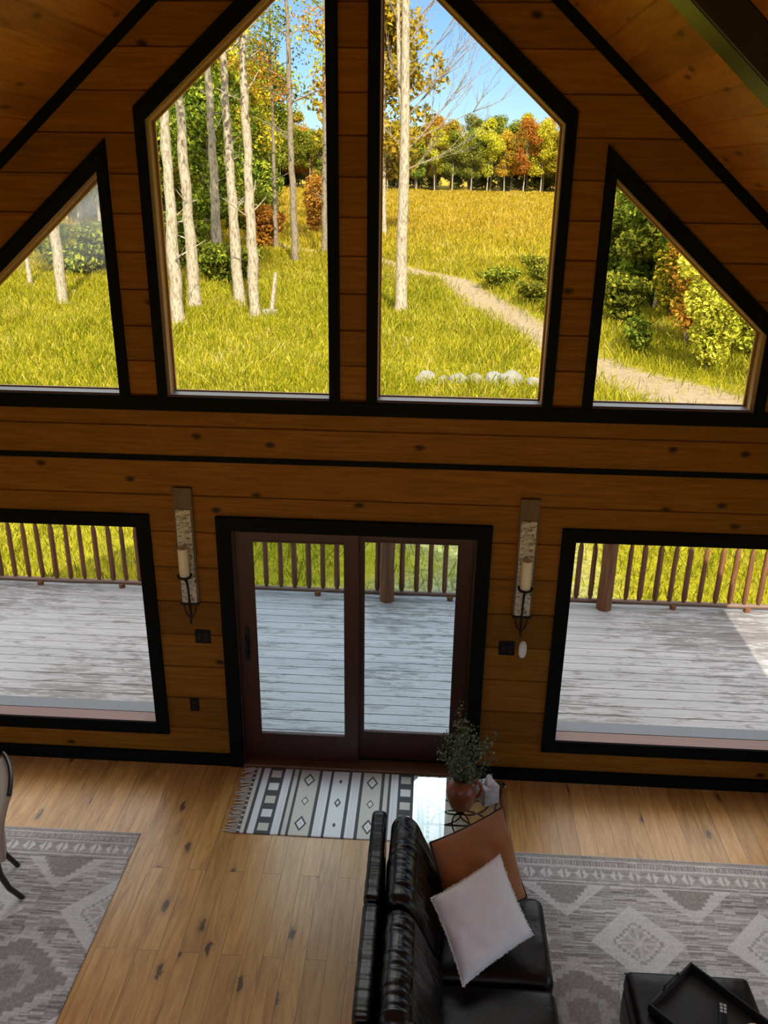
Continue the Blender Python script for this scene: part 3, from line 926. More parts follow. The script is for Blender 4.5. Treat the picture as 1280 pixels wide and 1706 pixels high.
co = np.concatenate([grass_blades(90000, (-16, 16), (5.0, 18), 0.10, 0.32, 0.007, 1.0, 1),
                     grass_blades(430000, (-30, 24), (13, 48), 0.10, 0.42, 0.010, 1.0, 2),
                     grass_blades(420000, (-75, 60), (45, 138), 0.20, 0.55, 0.014, 1.0, 3)])
gr = tri_mesh('meadow_grass', co, MAT['grass'], 4)
tag(gr, 'tall yellow green meadow grass and goldenrod covering the field outside', 'grass', kind='stuff')

# ------------------------------------------------------------------ trees
def crown_quads(clumps, n, size, seed, droop=0.2):
    r = np.random.default_rng(seed)
    vol = np.array([c[3] ** 2 * c[4] ** .5 for c in clumps]); pr = vol / vol.sum()
    idx = r.choice(len(clumps), n, p=pr)
    cc = np.array(clumps)[idx]
    d = r.standard_normal((n, 3)); d /= np.linalg.norm(d, axis=1)[:, None]
    rad = (0.35 + 0.65 * r.random(n) ** 0.45)
    p = cc[:, :3] + d * rad[:, None] * np.stack([cc[:, 3], cc[:, 3], cc[:, 4]], -1)
    nrm = d * 0.6 + r.standard_normal((n, 3)) * 0.6 + np.array([0, 0, 0.35]); nrm /= np.linalg.norm(nrm, axis=1)[:, None]
    ref = r.standard_normal((n, 3))
    u = np.cross(nrm, ref); u /= np.linalg.norm(u, axis=1)[:, None]
    v = np.cross(nrm, u)
    s = size * (0.5 + r.random(n))[:, None]
    q = np.stack([p - u * s, p - v * s * .55, p + u * s, p + v * s * .55], 1)
    return q.reshape(-1, 3)
def tree_parts(h, r0, crown0, crw, nleaf, lsize, seed, kind='round', nbr=10, bend=0.3, dead=0):
    rr = random.Random(seed)
    tr = MB()
    pts = []; rad = []
    bx, by = rr.uniform(-bend, bend), rr.uniform(-bend, bend)
    K = 30 if dead else 9
    for i in range(K):
        t = i / (K - 1)
        w_ = 0.035 if dead and i > 1 else 0.0
        pts.append((bx * math.sin(t * 2.2) + rr.uniform(-w_, w_), by * math.sin(t * 1.9), -0.3 + t * (h * 0.93 + 0.3)))
        rad.append(r0 * (1 - 0.82 * t) * (1.35 if i == 0 else 1) * (rr.uniform(.92, 1.1) if dead else 1))
    tr.tube(pts, rad, 9)
    for q in range(dead):
        t = rr.uniform(0.10, crown0 + .1); zz = t * h; a = rr.uniform(0, 2 * PI)
        cx = bx * math.sin(t * 2.2); cyy = by * math.sin(t * 1.9); L = rr.uniform(.5, 1.7)
        p0 = Vector((cx, cyy, zz)); d = Vector((math.cos(a), math.sin(a), rr.uniform(.1, .9))).normalized()
        p1 = p0 + d * L * .5; p2 = p1 + (d + Vector((rr.uniform(-.3, .3), rr.uniform(-.3, .3), rr.uniform(-.1, .5)))).normalized() * L * .5
        tr.tube([p0, p1, p2], [.035, .022, .008], 5)
        tr.tube([p1, p1 + Vector((rr.uniform(-.4, .4), rr.uniform(-.4, .4), rr.uniform(.1, .5)))], [.014, .006], 4)
    clumps = []
    for b_ in range(nbr):
        t = rr.uniform(crown0, 0.93)
        zz = t * h
        a = rr.uniform(0, 2 * PI)
        prof = math.sin(min(1, (t - crown0) / (1 - crown0 + 1e-6) * 0.85 + 0.25) * PI) ** 0.6
        L = crw * (0.55 + 0.45 * rr.random()) * prof
        cx = bx * math.sin(t * 2.2); cyy = by * math.sin(t * 1.9)
        tip = (cx + L * math.cos(a), cyy + L * math.sin(a), zz + L * rr.uniform(0.25, 0.7))
        mid = (cx + L * .5 * math.cos(a + .15), cyy + L * .5 * math.sin(a + .15), zz + L * 0.22)
        rb = r0 * (1 - 0.8 * t) * 0.45
        tr.tube([(cx, cyy, zz), mid, tip], [rb, rb * .6, rb * .25], 5)
        clumps.append((tip[0] * .9, tip[1] * .9, tip[2], crw * rr.uniform(.28, .46), crw * rr.uniform(.24, .40)))
        if rr.random() < .7: clumps.append((mid[0], mid[1], mid[2] + .2, crw * rr.uniform(.25, .38), crw * rr.uniform(.2, .34)))
    clumps.append((bx * .8, by * .8, h * 0.93, crw * 0.4, h * 0.09))
    return tr, crown_quads(clumps, nleaf, lsize, seed)
def add_tree(name, label, mat_leaf, mat_bark, loc, spec, group=None, cat='tree', rot=0):
    tr, cr2 = tree_parts(**spec)
    root = tag(empty(name, loc, rot), label, cat, group)
    tr.build('trunk', mat_bark, root, True)
    if len(cr2):
        c_ = tri_mesh('crown', cr2, mat_leaf, 4); c_.parent = root
    return root
def copy_tree(root, loc, rz, sc, label=None, group=None):
    r = root.copy(); C.objects.link(r); r.location = loc; r.rotation_euler = (0, 0, rz); r.scale = sc
    if label: r['label'] = label
    if group: r['group'] = group
    for ch in list(root.children):
        c = ch.copy(); C.objects.link(c); c.parent = r
    return r

# tall pale trunks left of the trail (measured positions)
front = [
    ('pale straight trunk beside the left jamb of the large left pane, nearest the house', (-8.61, 24.85), 0.235, 'leaf_green', 0.02),
    ('pale leaning trunk, second from the left in the large left pane', (-9.11, 29.0), 0.25, 'leaf_yellow', -0.03),
    ('slimmer pale trunk, third from the left, standing farther back in the grove', (-10.79, 39.97), 0.28, 'leaf_green', -0.02),
    ('bright pale trunk, fourth from the left, rising mid pane', (-7.46, 29.8), 0.235, 'leaf_green', 0.0),
    ('pale knobbly trunk with bare side twigs just left of the broken stump', (-6.46, 27.95), 0.225, 'leaf_yellow', 0.02),
]
for i, (lab, (x, y), r0, lm, ln) in enumerate(front):
    add_tree('hardwood_tree', lab, MAT[lm], MAT['bark'], (x, y, ghs(x, y)),
             dict(h=19, r0=r0, crown0=0.50, crw=3.0, nleaf=4200, lsize=0.085, seed=40 + i, nbr=13, bend=0.25, dead=9))
add_tree('hardwood_tree', 'thin brown trunk with yellow leaves right of the broken stump', MAT['leaf_orange'], MAT['barkdark'], (-7.33, 43.6, ghs(-7.33, 43.6)),
         dict(h=20, r0=0.21, crown0=0.40, crw=3.0, nleaf=4200, lsize=0.085, seed=51, nbr=15, bend=0.2, dead=8))
add_tree('hardwood_tree', 'thin brown trunk beside the centre post with sparse orange leaves', MAT['leaf_yellow'], MAT['barkdark'], (-6.28, 48.3, ghs(-6.28, 48.3)),
         dict(h=20, r0=0.20, crown0=0.32, crw=2.6, nleaf=3600, lsize=0.085, seed=52, nbr=15, bend=0.2, dead=8))
add_tree('hardwood_tree', 'slender dark trunk deep in the grove behind the broken stump', MAT['leaf_green'], MAT['barkdark'], (-9.45, 49.4, ghs(-9.45, 49.4)),
         dict(h=18, r0=0.15, crown0=0.38, crw=2.6, nleaf=3200, lsize=0.09, seed=53, nbr=13, bend=0.2, dead=6))
add_tree('hardwood_tree', 'pale tree trunk standing alone in the left triangular window', MAT['leaf_green'], MAT['bark'], (-14.72, 29.3, ghs(-14.72, 29.3)),
         dict(h=18, r0=0.22, crown0=0.52, crw=3.0, nleaf=2500, lsize=0.10, seed=54, nbr=12, bend=0.2, dead=7))
add_tree('hardwood_tree', 'very thin pale sapling at the left edge of the left triangular window', MAT['leaf_green'], MAT['bark'], (-18.15, 33.9, ghs(-18.15, 33.9)),
         dict(h=13, r0=0.10, crown0=0.5, crw=2.0, nleaf=1500, lsize=0.13, seed=55, nbr=9, bend=0.2))
# the lone tree in the right pane: pale trunk with long bare twigs
def bare_tree():
    rr = random.Random(5)
    root = tag(empty('bare_tree', (-0.75, 28.27, ghs(-0.75, 28.27))), 'lone pale tree with long bare twigs in the large right pane', 'tree')
    tr = MB()
    tr.tube([(0.0, 0, -.3), (0.0, 0, .5), (-0.02, 0, 2.5), (0.02, 0, 5), (0.0, 0, 7.5), (-.05, 0, 10.5), (-.05, 0, 14), (0, 0, 18)],
            [0.34, 0.235, 0.21, 0.19, 0.165, 0.135, 0.10, 0.03], 12)
    tr.tube([(-0.02, 0, 6.6), (-0.22, .1, 8.0), (-0.30, .1, 10.0), (-.34, .1, 13)], [0.10, .085, .07, .03], 8)
    tr.build('trunk', MAT['bark'], root, True)
    tw = MB()
    def twig(p, d, L, r, lev):
        pts = [Vector(p)]; d = Vector(d).normalized()
        n = 5
        for i in range(n):
            d = (d + Vector((rr.uniform(-.12, .12), rr.uniform(-.12, .12), rr.uniform(-.05, .13)))).normalized()
            pts.append(pts[-1] + d * L / n)
        tw.tube(pts, [r * (1 - .75 * i / n) for i in range(n + 1)], 4, False)
        if lev > 0:
            for k in range(6 if lev > 2 else 4):
                i = rr.randint(1, n)
                dd = (d + Vector((rr.uniform(-.6, .6), rr.uniform(-.5, .5), rr.uniform(-.25, .6)))).normalized()
                twig(pts[i], dd, L * rr.uniform(.35, .6), r * .55, lev - 1)
    for z, a, L in ((5.2, .35, 2.6), (5.8, .75, 3.2), (6.2, .25, 3.0), (6.9, .9, 3.4), (7.4, .5, 3.2), (8.2, .7, 3.4), (9.2, .9, 3.2), (10, .6, 3.0), (11, .9, 2.6)):
        twig((0, 0, z), (math.cos(a), rr.uniform(-.5, .5), math.sin(a)), L * 1.1, 0.034, 3)
    for z, a, L in ((6.0, 2.6, 1.6), (7.8, 2.3, 2.0), (9.5, 2.2, 2.2)):
        twig((0, 0, z), (math.cos(a), rr.uniform(-.5, .5), math.sin(a)), L, 0.04, 2)
    tw.build('twigs', MAT['barkdark'], root)
bare_tree()
# broken white stump
root = tag(empty('broken_stump', (-5.85, 28.4, ghs(-5.85, 28.4))), 'short broken white trunk leaning upright in the grass of the left pane', 'stump')
b = MB(); b.tube([(-0.05, 0, -.1), (0, 0, .4), (0.09, 0, 1.0), (0.17, 0, 1.62)], [0.12, 0.10, 0.085, 0.07], 9); b.build('trunk', MAT['bark'], root, True)
b = MB(); b.rbox(-0.42, 0.20, -.2, .15, -.08, 0.22, 0.08, 3); b.build('split_log', MAT['rock'], root, True)

# grove and woods beyond: prototypes of three colours, copied
protos = []
for i, (lm, h, crw) in enumerate((('leaf_green', 13, 3.3), ('leaf_yellow', 12, 3.0), ('leaf_orange', 12.5, 3.0), ('leaf_green', 11, 2.8), ('leaf_yellow', 13, 3.1))):
    names = ['green leafed', 'yellow leafed', 'orange leafed', 'green leafed', 'yellow leafed']
    protos.append((names[i], dict(h=h, r0=0.14, crown0=0.24, crw=crw, nleaf=7500, lsize=0.15, seed=70 + i, nbr=24, bend=0.4), lm))
rt = random.Random(99)
made = {}
def place(i, x, y, s, label, group):
    z = ghs(x, y)
    if i not in made:
        nm, spec, lm = protos[i]
        made[i] = add_tree('woodland_tree', label, MAT[lm], MAT['bark'], (x, y, z), spec, group)
        made[i].scale = (s, s, s); made[i].rotation_euler = (0, 0, rt.uniform(0, 6))
        return made[i]
    return copy_tree(made[i], (x, y, z), rt.uniform(0, 6.28), (s, s, s * rt.uniform(.92, 1.1)), label, group)
# far tree line across the end of the field
cols = ['green leafed', 'yellow leafed', 'orange leafed', 'green leafed', 'yellow leafed']
gA = {c: '%s trees in the far tree line' % c for c in cols}
for row, (yy, st) in enumerate(((140, 2.5), (145, 2.7), (150, 3.0))):
    x = -44
    while x < 50:
        i = rt.choices(range(5), [4, 3, 2.0, 3, 2])[0]
        y = yy + rt.uniform(-2, 2) + (4 if x > 24 else 0)
        place(i, x, y, rt.uniform(.68, .86) * (1 + .05 * row), 'distant %s tree in the far tree line across the field' % cols[i], gA[cols[i]])
        x += st * rt.uniform(.75, 1.3)
# low dark undergrowth below the tree line
under = None
for row, yy in enumerate((151, 158)):
    x = -46
    while x < 52:
        y = yy + rt.uniform(-2, 2); sc_ = rt.uniform(.8, 1.15)
        if under is None:
            under = add_tree('understory_tree', 'dark green undergrowth tree in the shade of the far tree line', MAT['leaf_green'], MAT['barkdark'], (x, y, ghs(x, y)),
                             dict(h=6.5, r0=0.09, crown0=0.02, crw=2.6, nleaf=3600, lsize=0.20, seed=88, nbr=22, bend=0.2), 'undergrowth below the far tree line')
        else: copy_tree(under, (x, y, ghs(x, y)), rt.uniform(0, 6.28), (sc_, sc_, sc_))
        x += rt.uniform(2.2, 3.4)
for k in range(26):
    y = rt.uniform(60, 112); x = -0.150 * (y + 5.4) - rt.uniform(2.0, 30); sc_ = rt.uniform(.6, .95)
    copy_tree(under, (x, y, ghs(x, y)), rt.uniform(0, 6.28), (sc_, sc_, sc_), 'low leafy undergrowth tree in the left grove', 'undergrowth in the left grove')
# grove on the left, thinning towards the trail
for k in range(46):
    y = rt.uniform(62, 108)
    x = -0.148 * (y + 5.4) - rt.uniform(2.5, 30)
    i = rt.choices(range(5), [4, 3, 2.5, 4, 2])[0]
    place(i, x, y, rt.uniform(.9, 1.25), '%s tree in the mixed grove behind the pale trunks on the left' % cols[i], '%s trees in the left grove' % cols[i])
for k in range(12):
    y = rt.uniform(44, 60); x = -0.235 * (y + 5.4) - rt.uniform(0, 16)
    i = rt.choices([0, 3, 1], [4, 4, 2])[0]
    place(i, x, y, rt.uniform(.75, 1.0), '%s tree close behind the pale trunks on the left' % cols[i], 'near %s trees in the left grove' % cols[i])
# yellow tree behind the bare tree
place(1, -3.4, 62, 1.3, 'yellow leafed tree behind the bare tree, against the centre post', None)
place(4, -5.6, 70, 1.45, 'tall yellow green tree left behind the bare tree', None)

# shrubs on the right, next to the trail
def shrub(name, label, loc, h, w, mat, seed, n, size, group=None, stems=7):
    rr = random.Random(seed)
    root = tag(empty(name, loc), label, 'shrub', group)
    st = MB(); clumps = []
    for k in range(stems):
        a = rr.uniform(0, 2 * PI); L = rr.uniform(.3, 1) * w * .7
        hh = h * rr.uniform(.55, .95)
        st.tube([(0, 0, -.1), (L * .3 * math.cos(a), L * .3 * math.sin(a), hh * .5), (L * math.cos(a), L * math.sin(a), hh)], [.035, .025, .01], 5)
        for q in range(3):
            t = .35 + .65 * q / 2
            clumps.append((L * t * math.cos(a), L * t * math.sin(a), hh * t, w * rr.uniform(.2, .36), h * rr.uniform(.12, .22)))
    st.build('stems', MAT['barkdark'], root, True)
    c_ = tri_mesh('foliage', crown_quads(clumps, n, size, seed), mat, 4); c_.parent = root
    return root
def at(x, y): return (x, y, ghs(x, y))
shrub('roadside_shrub', 'bright yellow green shrub beside the dirt trail in the right triangular window', at(8.75, 20.3), 3.4, 1.35, MAT['leaf_lime'], 201, 7500, .060)
shrub('roadside_shrub', 'tall green leafy shrub right behind the bright one at the trail', at(10.4, 21.6), 4.2, 1.9, MAT['leaf_lime'], 202, 9000, .070)
shrub('roadside_shrub', 'shrub with a spray of orange leaves above the dirt trail', at(9.0, 23.6), 5.0, 1.4, MAT['leaf_orange'], 203, 2000, .075)
shrub('roadside_shrub', 'low yellow shrub at the right end of the trail edge', at(10.6, 18.3), 1.3, 1.2, MAT['leaf_yellow'], 204, 3500, .06)
shrub('roadside_shrub', 'low green weeds clump at the left edge of the right triangular window', at(7.5, 26.3), 1.7, 1.3, MAT['leaf_green'], 205, 4500, .08)
shrub('roadside_shrub', 'dark green bush behind the trail in the right triangular window', at(9.6, 31.5), 4.2, 2.6, MAT['leaf_green'], 206, 8000, .12)
shrub('roadside_shrub', 'dark green bush far right behind the trail shrubs', at(13.5, 28.5), 5.6, 3.0, MAT['leaf_green'], 207, 9000, .12)
shrub('roadside_shrub', 'yellow topped bush behind the dark green bushes on the right', at(12.2, 40.0), 5.6, 3.0, MAT['leaf_yellow'], 208, 8000, .14)
shrub('roadside_shrub', 'small green shrub at the near bend of the trail', at(7.3, 22.6), 1.1, .9, MAT['leaf_green'], 209, 2600, .06)
shrub('meadow_shrub', 'low dark green shrub at the foot of the pale trunks', at(-9.2, 36.0), 1.8, 2.0, MAT['leaf_green'], 210, 4500, .10)
shrub('meadow_shrub', 'green undergrowth clump behind the third pale trunk', at(-12.6, 41.0), 2.6, 2.6, MAT['leaf_green'], 211, 5500, .12)
shrub('meadow_shrub', 'green undergrowth clump in the left triangular window', at(-17.5, 38.0), 2.4, 3.0, MAT['leaf_green'], 212, 5500, .12)
shrub('roadside_shrub', 'broad dark green bush filling the top of the right triangular window', at(9.0, 35.5), 5.6, 2.4, MAT['leaf_green'], 221, 9000, .10)
shrub('roadside_shrub', 'yellow leafed bush in front of the dark bushes, top of the right triangular window', at(9.5, 28.2), 4.4, 1.6, MAT['leaf_yellow'], 222, 6000, .085)
shrub('roadside_shrub', 'big green bush at the right end, behind the low yellow shrub', at(12.0, 22.5), 3.6, 2.2, MAT['leaf_green'], 223, 8000, .085)
for k, (x, y, h, w, lab) in enumerate(((5.6, 28.5, 1.0, 1.5, 'low green weeds right of the trail bend, nearest the window casing'), (4.9, 31.5, 1.1, 1.6, 'low dark green weeds behind the trail bend'),
                                       (6.6, 33.0, 1.4, 1.8, 'green weeds clump at the right edge of the large right pane'), (3.6, 35.5, 1.0, 1.5, 'green weeds clump beside the far part of the trail'),
                                       (6.0, 37.5, 1.2, 2.0, 'green weeds clump farther out right of the trail'), (7.9, 39.0, 1.6, 2.2, 'taller green weeds far right in the field'))):
    shrub('meadow_shrub', lab, at(x, y), h, w, MAT['leaf_green'], 230 + k, 4200, .065)
for k, (x, y, h, w, m, lab) in enumerate(((-10.3, 50.5, 2.6, 2.0, 'leaf_orange', 'orange leafed shrub low between the pale trunks'), (-13.4, 47.0, 2.4, 2.2, 'leaf_yellow', 'yellow shrub behind the third pale trunk'),
                                          (-8.6, 62.0, 4.5, 2.2, 'leaf_orange', 'orange shrub in the field right of the broken stump'), (-11.6, 58.0, 3.4, 2.6, 'leaf_green', 'green shrub at the edge of the grove'))):
    shrub('meadow_shrub', lab, at(x, y), h, w, MAT[m], 250 + k, 5200, .10)
# tall trees right of the trail that throw their shade on the field
for k, (x, y, i, s) in enumerate(((10.6, 26.0, 0, 0.72), (9.6, 30.5, 3, 0.75), (15.5, 43.0, 1, 1.0))):
    place(i, x, y, s, ['green tree at the right edge beyond the trail shrubs', 'green tree farther right behind the trail shrubs', 'yellow tree standing at the back right of the trail'][k], None)

# field stones near the house
def stone(loc, sx, sy, sz, seed, label, group):
    rr = random.Random(seed)
    bm = bmesh.new(); bmesh.ops.create_icosphere(bm, subdivisions=3, radius=1)
    for v in bm.verts:
        n_ = mnoise.noise(v.co * 1.3 + Vector((seed, 0, 0))) * .28 + mnoise.noise(v.co * 3 + Vector((0, seed, 0))) * .08
        v.co = Vector((v.co.x * sx, v.co.y * sy, v.co.z * sz)) * (1 + n_)
    me = bpy.data.meshes.new('field_stone'); bm.to_mesh(me); bm.free()
    me.materials.append(MAT['rock'])
    me.polygons.foreach_set('use_smooth', [True] * len(me.polygons))
    o = bpy.data.objects.new('field_stone', me); C.objects.link(o); o.location = loc; o.rotation_euler = (0, 0, rr.uniform(0, 3))
    return tag(o, label, 'stone', group)
for k, (x, y, s, lab) in enumerate(((2.7, 17.6, .30, 'largest round grey stone at the right end of the stone row'), (2.25, 17.7, .26, 'flat grey stone left next to the largest stone'),
                                    (1.75, 17.75, .22, 'flat pale stone in the middle of the stone row'), (1.25, 17.75, .24, 'pale stone left of the middle of the row'),
                                    (0.85, 17.95, .16, 'small stone in the left half of the stone row'), (0.35, 18.1, .24, 'round stone at the left end of the stone row'),
                                    (3.3, 17.5, .2, 'small stone half hidden behind the right window casing'))):
    stone((x, y, ghs(x, y) + s * .55), s * 1.25, s, s * .85, k + 3, lab, None)

# ------------------------------------------------------------------ rugs
LIGHT = np.array([0.84, 0.83, 0.82]); MIDC = np.array([0.44, 0.41, 0.39]); DARK = np.array([0.10, 0.078, 0.072])
def rug_colors(u, v, seed):
    """u: distance across from a diamond centre, v: distance in from the far edge"""
    r = np.random.default_rng(seed)
    sh = u.shape
    P = 0.82
    uu = (u + P / 2) % P - P / 2            # diamonds at 0
    ut = (u) % P - P / 2                    # triangles and medallions at 0
    # streaky ground: short horizontal dashes
    rowr = r.random((sh[0], 1)); 
    base = np.kron(r.random((sh[0], sh[1] // 9 + 1)), np.ones((1, 9)))[:, :sh[1]]
    t = 0.46 + 0.62 * (base - .5) + 0.40 * (rowr - .5)
    lf = np.sin(u * 3.1 + 1) * np.sin(v * 2.7) * .10
    t = t + lf
    def setv(mask, val, am=1.0):
        nonlocal t
        t = np.where(mask, val * am + t * (1 - am), t)
    # border
    setv(v < .012, .85); setv((v >= .012) & (v < .045), .25, .7); setv((v > .045) & (v < .056), .85)
    setv((v > .062) & (v < .105), np.where((u * 95).astype(int) % 2 == 0, .15, .62), .8)
    setv((v > .108) & (v < .118), .8); setv((v > .118) & (v < .235), .35, .6)
    q = (u + 10) % .118 - .059; w = np.abs(v - .178)
    setv((np.abs(q) + w * .8 < .046) & (np.abs(q) > .010), .95, .85)
    setv((v > .238) & (v < .248), .8); setv((v > .256) & (v < .268), .2, .7)
    # half diamonds hanging from the border
    hd = np.abs(ut) / .285 + (v - .27) / .27
    setv((hd < 1) & (v > .27), .88, .75)
    step = np.floor((v - .27) / .032) * .032
    setv((np.abs(ut) < .165 - step * .80) & (v > .272) & (v < .44), .1, .75)
    # diamonds
    for vc in (.715, 1.695, 2.675):
        d = np.abs(uu) / .29 + np.abs(v - vc) / .29
        setv(d < 1, .93, .85)
        st = np.maximum(np.floor(np.abs(uu) / .022), 0) * .022 + np.maximum(np.floor(np.abs(v - vc) / .022), 0) * .022
        setv((st < .145) & (st > .115), .3, .7)
        setv((st < .105), .45, .7)
        setv((st < .10) & (np.abs(np.abs(uu) - np.abs(v - vc)) < .013), .9, .8)
        setv((np.abs(uu) < .010) & (np.abs(v - vc) < .12), .9, .7); setv((np.abs(v - vc) < .010) & (np.abs(uu) < .12), .9, .7)
    # stepped medallions between
    for vc in (1.205, 2.185):
        a = np.floor(np.abs(ut) / .045) * .045; b_ = np.floor(np.abs(v - vc) / .030) * .030
        m = a * 1.0 + b_ * 1.25
        setv(m < .42, .80, .65); setv(m < .33, .10, .8)
        setv((m < .33) & ((u * 110).astype(int) % 2 == 0), .32, .5)
        setv(m < .17, .6, .7); setv(m < .09, .12, .7)
    n = r.standard_normal(sh) * .07
    t = np.clip(t + n, 0, 1)[..., None]
    return np.where(t < .5, DARK + (MIDC - DARK) * t * 2, MIDC + (LIGHT - MIDC) * (t - .5) * 2)
def rug(x0, x1, y0, y1, uc, seed, name, label):
    xs = np.arange(x0, x1 + .001, .0085); ys = np.arange(y0, y1 + .001, .0085)
    def zf(X, Y):
        e = np.minimum(np.minimum(X - x0, x1 - X), np.minimum(Y - y0, y1 - Y))
        return 0.0015 + 0.0075 * np.clip(e / .0085, 0, 1)
    o = grid_mesh(name, xs, ys, zf, MAT['rug'], lambda X, Y: rug_colors(X - uc, y1 - Y, seed))
    return tag(o, label, 'rug')
rug(1.05, 3.75, -4.2, -0.785, 1.903, 5, 'area_rug', 'grey and brown rug with pale diamonds under the ottoman and sofa')
rug(-3.9, -1.44, -4.2, -0.795, -1.44, 6, 'area_rug', 'grey and brown patterned rug on the left under the dining chair')

# striped kilim at the door
def kilim():
    x0, x1, y0, y1 = -0.775, 0.80, -0.748, -0.03
    W_ = np.array([0.86, 0.85, 0.84]); B_ = np.array([0.70, 0.65, 0.56]); K_ = np.array([0.035, 0.034, 0.042])
    xs = np.arange(x0, x1 + .001, .004); ys = np.arange(y0, y1 + .001, .004)
    c = -0.083
    def colf(X, Y):
        a = np.abs(X - c)
        col = np.empty(X.shape + (3,)); col[:] = W_
        bands = [(0, .060, W_), (.060, .082, K_), (.082, .150, W_), (.150, .174, K_), (.174, .316, B_), (.316, .338, K_), (.338, .370, B_), (.370, .390, K_),
                 (.390, .447, W_), (.447, .565, K_), (.565, .615, W_), (.615, .640, K_), (.640, .668, B_), (.668, .692, K_), (.692, .76, W_), (.76, .775, K_), (.775, .9, B_)]
        for (p, q, cc) in bands:
            col[(a >= p) & (a < q)] = cc
        col[(a >= .108) & (a < .112)] = B_; col[(a >= .128) & (a < .132)] = B_; col[(a >= .41) & (a < .415)] = B_
        L = y1 - y0; v = (Y - y0) / L
        # light blocks in the dark band
        for k in range(5):
            vc = .1 + .2 * k
            m = (np.abs(a - .506) < .038) & (np.abs(v - vc) < .055)
            col[m] = W_ if k % 2 else B_
        # diamonds
        for (ac, vc, s) in ((.245, .17, .045), (.245, .83, .045), (.245, .5, .028)):
            d = np.abs(a - ac) / s + np.abs((v - vc) * L) / (s * 1.75)
            col[(d < 1)] = K_
            col[(d < .66)] = W_
            col[(d < .25)] = B_
        for (vc, s) in ((.5, .026), (.17, .013), (.83, .013)):
            d = np.abs(X - c) / s + np.abs((v - vc) * L) / (s * 2.0)
            col[(d < 1)] = K_
            if s > .02: col[d < .5] = W_
        # checks on the outermost dark stripe
        m = (a > .668) & (a < .692) & (np.abs((v * 14) % 1 - .5) < .15); col[m] = B_
        return col
    root = tag(empty('kilim_mat', (0, 0, 0)), 'striped black and white kilim mat with diamonds in front of the sliding door', 'rug')
    def zf(X, Y): return 0.008 + 0.0012 * np.sin(X * 9 + Y * 4) - 0.006 * (np.minimum(np.minimum(X - x0, x1 - X), np.minimum(Y - y0, y1 - Y)) < .003)
    o = grid_mesh('weave', xs, ys, zf, MAT['kilim'], colf); o.parent = root
    for s, xe in ((-1, x0), (1, x1)):
        rr = random.Random(3 + s); b = MB()
        n = 58
        for k in range(n):
            yy = y0 + (y1 - y0) * (k + .5) / n
            L = rr.uniform(.05, .095); dy = rr.uniform(-.025, .015)
            b.tube([(xe, yy, .008), (xe + s * L * .35, yy + dy * .3 + rr.uniform(-.004, .004), .009), (xe + s * L * .7, yy + dy * .7, .006), (xe + s * L, yy + dy, .005)], [.0035, .004, .0032, .0042], 5)
        b.build('fringe', MAT['fringe'], root, True)
kilim()

# ------------------------------------------------------------------ sofa (its back towards the dining side)
def prof_loft(mb, prof, y0, y1, r, ny=18, wr=0.0, seed=0):
    """closed (x,z) profile swept along y with rounded ends"""
    rr = random.Random(seed)
    cx = sum(p[0] for p in prof) / len(prof); cz = sum(p[1] for p in prof) / len(prof)
    sl = []
    m = 6
    for i in range(m): sl.append((y0 + r * (1 - math.cos(PI / 2 * i / m)), math.sin(PI / 2 * i / m)))
    for i in range(ny + 1): sl.append((y0 + r + (y1 - y0 - 2 * r) * i / ny, 1.0))
    for i in range(m - 1, -1, -1): sl.append((y1 - r * (1 - math.cos(PI / 2 * i / m)), math.sin(PI / 2 * i / m)))
    vs = []; fs = []
    n = len(prof)
    for (yy, s) in sl:
        off = r * (1 - s)
        for (px, pz) in prof:
            d = Vector((px - cx, pz - cz)); L = d.length
            k = max(0.05, (L - off) / L)
            bul = 1.0 + 0.03 * math.sin(PI * (yy - y0) / (y1 - y0))
            j = wr * mnoise.noise(Vector((px * 6, yy * 38, pz * 6 + seed)))
            vs.append((cx + d.x * k * bul + j, yy, cz + d.y * k * bul + j))
    for i in range(len(sl) - 1):
        for k in range(n):
            k2 = (k + 1) % n
            fs.append((i * n + k, i * n + k2, (i + 1) * n + k2, (i + 1) * n + k))
    fs.append(tuple(reversed(range(n)))); fs.append(tuple((len(sl) - 1) * n + k for k in range(n)))
    return mb.add(vs, fs)
def smooth_prof(pts, sub=4):
    """closed Catmull-Rom through the points"""
    n = len(pts); out = []
    for i in range(n):
        p0, p1, p2, p3 = [Vector(pts[(i + k) % n]) for k in (-1, 0, 1, 2)]
        for j in range(sub):
            t = j / sub
            out.append(tuple(0.5 * ((2 * p1) + (-p0 + p2) * t + (2 * p0 - 5 * p1 + 4 * p2 - p3) * t * t + (-p0 + 3 * p1 - 3 * p2 + p3) * t ** 3)))
    return out
